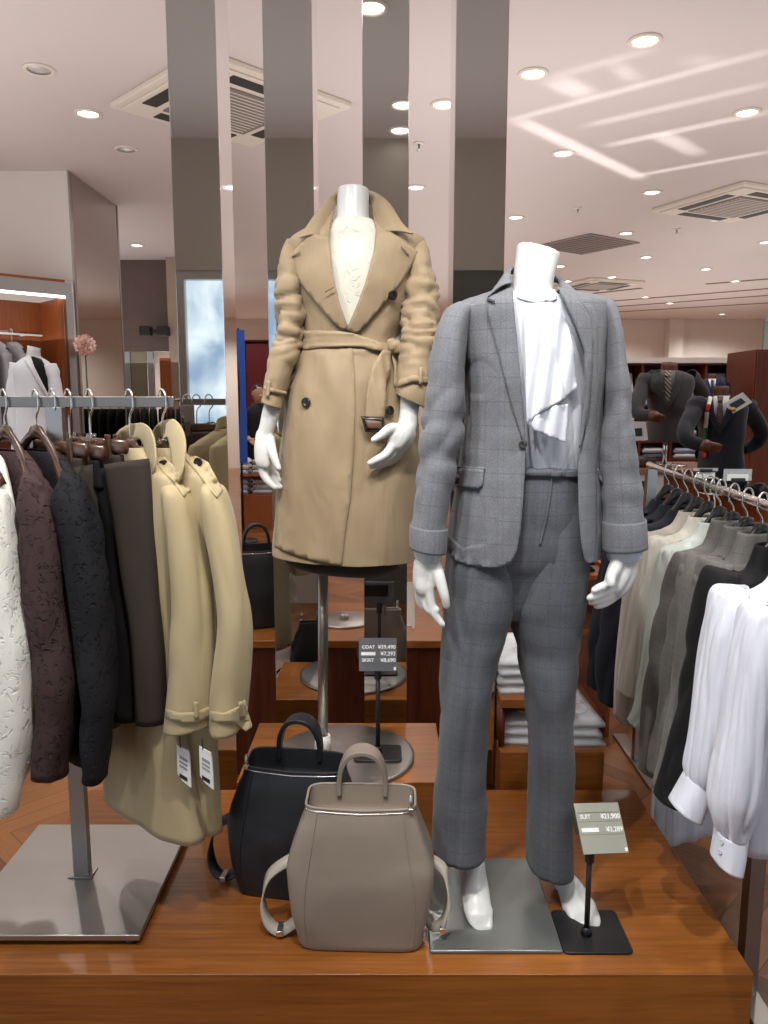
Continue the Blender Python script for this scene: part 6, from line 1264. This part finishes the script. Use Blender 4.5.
for i in range(6):
    xc = cx0 + (cx1 - cx0) * (i + .5) / 6
    ds = thing('display_shirt', ('first', 'second', 'third', 'fourth', 'fifth', 'sixth')[i] + ' propped shirt on the top row of the far cabinet from the left', 'shirt', (xc, SYD + .1, 1.471))
    obj('shirt_front', MB().prism([V(xc - .13, SYD + .08, 1.472), V(xc + .13, SYD + .08, 1.472), V(xc + .12, SYD + .2, 1.82), V(xc - .12, SYD + .2, 1.82)], V(0, .02, 0)), mats[i % 2 * 1], ds, bevel=.004)
    obj('collar', MB().tube([V(xc + .06 * math.cos(a), SYD + .175, 1.79 + .035 * math.sin(a)) for a in [PI + PI * k / 10 for k in range(11)]], .012, 8), mats[i % 2], ds)
    for k in range(1, 7):
        for q in range(2):
            lo = (xc, SYD + .19, .0725 + .2 * k - (0 if k else 0) + q * .062)
            key = (i + k + q) % 6
            if key not in proto: proto[key] = folded(lo, .24, .3, .058, mats[key], 'neatly folded shirt stacked in the far dark wood cabinet', ab, 80 + key, 'folded_shirt'); proto[key]['category'] = 'shirt'; proto[key]['home'] = 0
            else: dup(proto[key], lo, None, 'neatly folded shirt stacked in the far dark wood cabinet', ab)
# tall wardrobe slabs and open unit further right
wd = thing('wardrobe', 'tall red brown wooden wardrobe end panel at the right picture edge', 'wardrobe', (4.35, 7.4, 0)); obj('body', MB().box((3.44, 7.25, .0005), (3.9, 7.85, 1.98)), M['darkwood'], wd, bevel=.003); obj('door', MB().box((3.45, 7.23, .06), (3.89, 7.249, 1.96)), M['darkwood'], wd, bevel=.002); obj('handle', MB().tube([V(3.86, 7.215, .95), V(3.86, 7.215, 1.15)], .008, 8), M['chrome'], wd)
cubby('open_cabinet', 'open dark wood wall unit between the two menswear mannequins at the back', 4.75, 6.9, 9.4, .0, 1.95, 3, [.4, .9, 1.62, 1.93], .5)
gb = struct('window_4', MB().box((4.4, 9.1, 2.0), (8.9, 9.13, 2.42)), plain('green_glass', srgb(120, 132, 122), .1, metal=.3)); struct('window_frame', MB().box((4.4, 9.08, 2.42), (8.9, 9.14, 2.47)).box((5.6, 9.08, 2.0), (5.64, 9.14, 2.419)), M['steel'], gb)
struct('trim_7', MB().box((6.25, 17.2, 0), (6.55, 17.5, CEIL - .002)), M['wall'])
# small far navy suit
r3, g3, f3, sb3 = bust('menswear_mannequin', 'small distant mannequin in a blue suit seen between the two nearer menswear mannequins', 7.6,
    [(707, 379, 717, 379, 7.6, .08), (702, 382, 722, 382, 7.6, .12), (700, 386, 724, 386, 7.6, .14), (702, 396, 722, 396, 7.6, .14), (703, 404, 721, 404, 7.6, .14), (701, 420, 723, 420, 7.6, .15)], cloth('blue_suiting', srgb(34, 46, 84), .75),
    [(709, 374.5, 715, 374.5, 7.6, .05), (708.5, 376, 715.5, 376, 7.6, .06), (708, 382, 716, 382, 7.6, .07)], M['bustwood'], [(708, 378), (716.5, 378), (716.5, 381), (712, 394)],
    ([(711, 381), (713.4, 381), (713.6, 390), (712, 393), (710.5, 390)], [(710.8, 379.6), (713.6, 379.6), (713.2, 382), (711.2, 382)]),
    [[(702, 383, 7.6, .06), (698, 394, 7.58, .06), (697, 406, 7.5, .05), (701, 414, 7.45, .045)], [(722, 383, 7.6, .06), (726, 394, 7.6, .06), (727, 406, 7.55, .05), (724, 414, 7.5, .045)]],
    [[(708, 378.5), (705, 381), (706, 388), (712, 399), (712, 393), (708.6, 386)], [(716.5, 378.5), (719, 381), (718, 388), (712.3, 399), (712, 393), (715.6, 386)]], .0, 712, M['whitecloth'], stripes('blue_tie', srgb(24, 34, 60), srgb(80, 90, 120), 25.), (), 'blue suit jacket on the small distant mannequin')
# tie rolls on the counter
for k in range(10):
    px_ = 632 + (k % 5) * 4.6; row = k // 5
    q = W(px_, 461, 4.75 + .16 * row); t_ = thing('rolled_tie', 'dark rolled tie standing on the wood counter', 'tie', (q.x, 4.75 + .16 * row, ZC + .001), 'rolled ties on the wood counter')
    obj('roll', MB().lathe([(0, .0), (.03, 0), (.034, .006), (.034, .05), (.03, .056), (.022, .05), (.018, .055), (.012, .05), (0, .052)], (q.x, 4.75 + .16 * row, ZC + .001), 20), stripes('rolled_tie_cloth_%d' % k, srgb(40, 30, 34), srgb(96, 70, 64), 20. + k), t_)

# ---- far left: entrance partition, banner, red panel, stacked clothes
fp = struct('wall_partition', MB().box((-5.2, 10.2, 2.15), (-2.75, 10.35, CEIL - .001)), plain('mauve_panel', srgb(104, 86, 82), .35))
gd = struct('door_1', MB().box((-4.6, 10.22, .01), (-3.1, 10.24, 2.149)), plain('frosted_glass', srgb(146, 140, 116), .25, metal=.1))
fr_ = MB()
for x in (-4.62, -3.85, -3.38, -3.08): fr_.box((x, 10.19, .01), (x + .07, 10.26, 2.148))
fr_.box((-4.55, 10.19, 1.6), (-3.86, 10.26, 1.68)).box((-3.77, 10.19, 1.6), (-3.39, 10.26, 1.68)); struct('door_frame', fr_, plain('pale_aluminium', srgb(168, 176, 184), .35, metal=.6), gd)
ws = thing('wall_speaker', 'black twin wall speaker high on the glazed partition at far left', 'speaker', (-2.98, 9.9, 1.92))
q = W(154, 331, 9.9)
for s_ in (-1, 1): obj('speaker_box', MB().box((q.x + s_ * .11 - .07, 9.86, q.z - .06), (q.x + s_ * .11 + .07, 10.0, q.z + .06)), M['black'], ws, bevel=.015)
obj('bracket', MB().box((q.x - .04, 9.92, q.z - .02), (q.x + .04, 10.18, q.z + .02)), M['black'], ws, bevel=.004)
struct('wall_side_panel', MB().box((-2.74, 10.0, 0), (-2.35, 10.3, CEIL - .001)), plain('beige_panel', srgb(170, 152, 132), .5))
oc = thing('orange_panel', 'upright orange wood panel beside the glazed partition far left', 'panel', (-2.6, 9.7, 0)); a, b_ = W(161, 400, 9.6), W(172, 400, 9.6); obj('board', MB().box((a.x, 9.6, .02), (b_.x, 9.63, W(166, 358, 9.6).z)), M['cherry_v'], oc, smooth=False); obj('foot', MB().box((a.x - .02, 9.5, .0005), (b_.x + .02, 9.75, .0195)), M['steel'], oc, smooth=False)
# dark wall units seen between the first two columns
du = cubby('dark_wall_unit', 'dark wood wall unit behind the blue banner between the first two mirrored columns', -2.3, -.9, 12.4, 0, 2.5, 2, [.5, 1.0, 2.0, 2.45], .45)
rp = thing('red_panel', 'dark red display panel seen just left of the trench coat sleeve', 'panel', (-1.8, 11.6, 0)); a, b_ = W(247, 400, 11.6), W(269, 400, 11.6); obj('panel', MB().box((a.x, 11.6, .03), (b_.x, 11.64, W(258, 344, 11.6).z)), plain('dark_red', srgb(112, 22, 28), .5), rp, smooth=False); obj('foot', MB().box((a.x, 11.45, .0005), (b_.x, 11.8, .0295)), M['black'], rp, smooth=False)
bn = thing('blue_banner', 'tall bright blue banner stand between the first two mirrored columns', 'banner', (-1.5, 8.3, 0)); a, b_ = W(233, 400, 8.2), W(246, 400, 8.2); zt = W(240, 330, 8.2).z; zb = W(240, 463, 8.2).z
obj('cloth', MB().box((a.x, 8.2, zb), (b_.x, 8.21, zt)), cloth('blue_banner_cloth', srgb(52, 92, 186), .6), bn, smooth=False)
ez = W(234, 390, 8.2)
obj('black_emblem', MB().prism([V(a.x + .03 + .045 * math.cos(2 * PI * k / 32), 8.1995, ez.z + .42 * math.sin(2 * PI * k / 32)) for k in range(32)], V(0, -.004, 0)), M['black'], bn, smooth=False)
obj('pole', MB().tube([V((a.x + b_.x) / 2, 8.225, .02), V((a.x + b_.x) / 2, 8.225, zt + .02)], .012, 10), M['black'], bn); obj('foot', MB().lathe([(0, .02), (.15, .018), (.16, .0005), (0, .0005)], ((a.x + b_.x) / 2, 8.225, 0), 28), M['black'], bn)
lt = thing('low_shelf', 'low two tier wooden shelf of folded white clothes left of the trench coat hand', 'shelf', (-1.7, 9.4, 0)); X_, Xb = -2.3, -1.1
obj('base_board', MB().box((X_, 9.1, .0005), (Xb, 9.7, .40)), M['cherry_v'], lt, bevel=.002); obj('shelf_board', MB().box((X_, 9.1, .62), (Xb, 9.7, .64)), M['cherry_v'], lt, bevel=.002)
for x in (X_, Xb - .02): obj('side_panel', MB().box((x, 9.12, .4005), (x + .02, 9.68, .6195)), M['cherry_v'], lt)
k = 0
pf = None
for z in (.401, .641):
    for x in (-2.1, -1.78, -1.45):
        for q_ in range(3):
            lo = (x, 9.4, z + q_ * .062)
            if pf is None: pf = folded(lo, .27, .36, .058, M['packwhite'], 'white folded garment on the low far shelf left of the trench coat hand', 'white folded garments on the low far shelf', 140)
            else: dup(pf, lo, None, 'white folded garment on the low far shelf left of the trench coat hand', 'white folded garments on the low far shelf')
# person at the back, seen between the columns
M['skin'] = plain('skin', srgb(206, 160, 132), .5, **{}); M['hair'] = plain('black_hair', (.012, .011, .012), .4); M['darkcoat'] = cloth('dark_coat_cloth', srgb(38, 38, 44), .8)
def person(x, Y, label, yaw=0.):
    r = thing('person', label, 'person', (x, Y, 0)); P = lambda a, b_, c_: V(x, Y, 0) + Matrix.Rotation(yaw, 3, 'Z') @ V(a, b_, c_)
    b = MB()
    def ring(cx, cy, z, a, b_, n=20): return [P(cx + a * math.cos(2 * PI * k / n), cy + b_ * math.sin(2 * PI * k / n), z) for k in range(n)]
    b.loft([ring(0, 0, z, a, d) for z, a, d in ((.86, .14, .10), (.98, .155, .11), (1.12, .135, .10), (1.28, .165, .115), (1.38, .17, .10), (1.43, .11, .075), (1.46, .055, .055), (1.52, .05, .052))], True, True, True)
    b.loft([ring(0, -.01 + dy, z, a, d) for z, a, d, dy in ((1.49, .045, .05, 0), (1.53, .062, .078, -.015), (1.58, .073, .092, -.01), (1.64, .077, .098, 0), (1.69, .066, .085, .005), (1.725, .035, .045, .01))], True, True, True)
    b.tube([P(0, -.10, 1.60), P(0, -.125, 1.575), P(0, -.10, 1.565)], [.008, .013, .01], 8)
    for s in (-1, 1):
        b.tube([P(s * .16, 0, 1.37), P(s * .21, .01, 1.12), P(s * .19, -.16, 1.0)], [.048, .042, .03], 14); b.tube([P(s * .075, 0, .9), P(s * .085, -.01, .5), P(s * .09, .02, .09)], [.085, .062, .042], 16); b.tube([P(s * .09, .03, .05), P(s * .1, -.1, .035), P(s * .105, -.17, .025)], [.042, .038, .025], 12)
        b.tube([P(s * .19, -.16, 1.0), P(s * .185, -.22, .99)], [.03, .034], 12); b.tube([P(s * .075, .0, 1.6), P(s * .08, .015, 1.605)], [.015, .02], 8)
        for f in range(4): b.tube([P(s * (.17 + .012 * f), -.23, 1.0 - .012 * f), P(s * (.16 + .012 * f), -.28, .985 - .012 * f), P(s * (.15 + .012 * f), -.30, .96 - .012 * f)], [.010, .009, .007], 8)
        b.tube([P(s * .165, -.2, 1.01), P(s * .145, -.24, 1.02), P(s * .14, -.265, 1.01)], [.012, .010, .008], 8)
    obj('body', b, M['skin'], r, remesh=.009, smoothit=3)
    h = MB().loft([ring(0, .008, z, a, d) for z, a, d in ((1.56, .079, .09), (1.62, .086, .106), (1.68, .078, .10), (1.72, .055, .07), (1.742, .015, .02))], True, False, True)
    h.v = [p + V(0, .014 if p.z < 1.66 else 0, 0) for p in h.v]; obj('hair', h, M['hair'], r)
    c = MB().loft([ring(0, 0, z, a, d, 28) for z, a, d in ((.72, .19, .15), (.95, .185, .145), (1.12, .17, .135), (1.28, .19, .14), (1.38, .195, .125), (1.44, .10, .085), (1.48, .075, .075))], True); c.displaced(lambda co, uv: .008 * fbm(co, 6)); obj('coat', c, M['darkcoat'], r, solid=.004)
    for s in (-1, 1): obj('coat_sleeve', MB().tube([P(s * .165, 0, 1.39), P(s * .215, .01, 1.12), P(s * .195, -.12, 1.02)], [.068, .06, .05], 18, False), M['darkcoat'], r, solid=.004)
    t_ = MB()
    for s in (-1, 1): t_.tube([P(s * .08, 0, .92), P(s * .088, -.01, .5), P(s * .09, .01, .1)], [.1, .08, .07], 18, False)
    obj('trousers', t_, M['blackcrepe'], r)
    for s in (-1, 1): obj('shoe', MB().tube([P(s * .09, .06, .03), P(s * .1, -.1, .035), P(s * .107, -.2, .028)], [.046, .05, .03], 14, flat=.7), M['shoeblack'], r)
    return r
person(W(258, 400, 10.6).x, 10.6, 'person in a dark coat far back between the blue banner and trench sleeve', .5)
# white bust in a pale jacket before the wall cabinet
r4, g4, f4, sb4 = bust('bust_form', 'white bust form in a pale jacket with a black inner top at the left cabinet', 5.35,
    [(28, 357, 39, 357, 5.35, .07), (20, 362, 48, 363, 5.35, .1), (15, 370, 53, 372, 5.35, .12), (18, 395, 54, 395, 5.35, .12), (18, 415, 54, 415, 5.35, .12), (15, 445, 57, 445, 5.35, .14), (13, 470, 58, 470, 5.35, .15)], M['whitecloth'],
    [(28, 345.5, 40, 348.5, 5.36, .05), (28, 350, 39.5, 351, 5.35, .05), (26, 358, 41, 358, 5.35, .055), (20, 366, 48, 366, 5.35, .09)], M['manne'], [(30, 354), (39, 355), (47, 368), (53, 385), (54, 400), (50, 400), (44, 388), (34, 366)], None,
    [[(18, 364, 5.35, .055), (14, 385, 5.33, .06), (13, 410, 5.30, .055), (16, 436, 5.27, .05)], [(49, 366, 5.35, .055), (55, 385, 5.33, .06), (58, 410, 5.30, .055), (58, 436, 5.27, .05)]],
    [[(29, 355), (24, 360), (32, 372), (46, 396), (51, 400), (44, 386), (34, 366)]], 0., 35, M['blackcrepe'], None, (), 'pale jacket on the white bust form at the left cabinet')
# pink artificial flower on a slim pedestal in front of the mirror side
fl = thing('artificial_flower', 'pink pompom flower on a slim glass pedestal before the mirror panel at left', 'flower', (W(85, 345, 6.2).x, 6.2, 0)); q = W(85, 345, 6.2)
pm = MB()
for i in range(60):
    th = i * 2.399963; z = 1 - 2 * (i + .5) / 60; rr_ = math.sqrt(1 - z * z); d = V(rr_ * math.cos(th), rr_ * math.sin(th), z); u = d.orthogonal().normalized(); w2 = d.cross(u); c_ = q + d * .07
    pm.add([q + d * .03, c_ + u * .022, c_ + d * .022, c_ - u * .022, c_ + w2 * .012], [(0, 1, 4), (1, 2, 4), (2, 3, 4), (3, 0, 4)])
obj('blossom', pm, plain('pink_petal', srgb(250, 214, 200), .6), fl, smooth=False); obj('stem', MB().tube([V(q.x, q.y, 1.25), q], .006, 8), plain('stem_green', srgb(70, 96, 60), .6), fl); obj('pedestal', MB().lathe([(0, 1.25), (.05, 1.25), (.05, 1.2), (.015, 1.19), (.015, .03), (.12, .02), (.12, .0005), (0, .0005)], (q.x, q.y, 0), 24), M['glass'], fl)
# dark garments rail seen over the rack, right of the mirror panel, and white boxes
dr = thing('dark_garment_rack', 'distant low rack of dark garments behind the first mirrored column', 'rack', (-2.2, 7.9, 0)); obj('rail', MB().tube([V(-2.75, 7.9, 1.52), V(-1.75, 7.9, 1.52)], .014, 10), M['chrome'], dr)
for x in (-2.72, -1.78): obj('post', MB().tube([V(x, 7.9, .03), V(x, 7.9, 1.505)], .014, 10), M['chrome'], dr); obj('foot', MB().box((x - .03, 7.65, .0005), (x + .03, 8.15, .0295)), M['chrome'], dr, smooth=False)
pg_ = None
for i in range(9):
    x = -2.62 + i * .09; hp = V(x, 7.9, 1.5345)
    if pg_ is None:
        pg_ = thing('dark_jacket', 'dark jacket on the distant rack behind the beige coats', 'jacket', (x, 7.9, .7), 'dark jackets on the distant rack')
        obj('body', slab(hp, V(.25, -.97, 0), [(1.43, -.07, .07, .03), (1.37, -.2, .2, .035), (1.0, -.2, .2, .035), (.7, -.2, .2, .04)], 4, 32, 2.4, .006, 9., 2., .2), M['blackwool'], pg_, solid=.003)
        obj('hanger_hook', MB().tube([V(x, 7.9, 1.42), V(x, 7.905, 1.485), V(x, 7.922, 1.51), V(x, 7.922, 1.53), V(x, 7.9, 1.5445), V(x, 7.878, 1.53), V(x, 7.879, 1.51)], .004, 8), M['hookwire'], pg_)
    else: dup(pg_, (x, 7.9, .7), None, 'dark jacket on the distant rack behind the beige coats', 'dark jackets on the distant rack')
bxs = thing('white_counter', 'low white counter seen under the left rack rail beside the mirror panel', 'counter', (-2.05, 5.9, 0)); obj('body', MB().box((-2.45, 5.6, .0005), (-1.9, 6.2, 1.0)), M['white'], bxs, bevel=.004); obj('top_board', MB().box((-2.47, 5.58, 1.0005), (-1.88, 6.22, 1.03)), M['cherry'], bxs, bevel=.002)
pf2 = None
for i in range(3):
    lo = (-2.3 + .0 * i, 5.85, 1.031 + .062 * i); folded(lo, .3, .36, .058, M['packwhite'], ('lowest', 'middle', 'topmost')[i] + ' white folded garment on the low white counter at left', None, 150 + i)
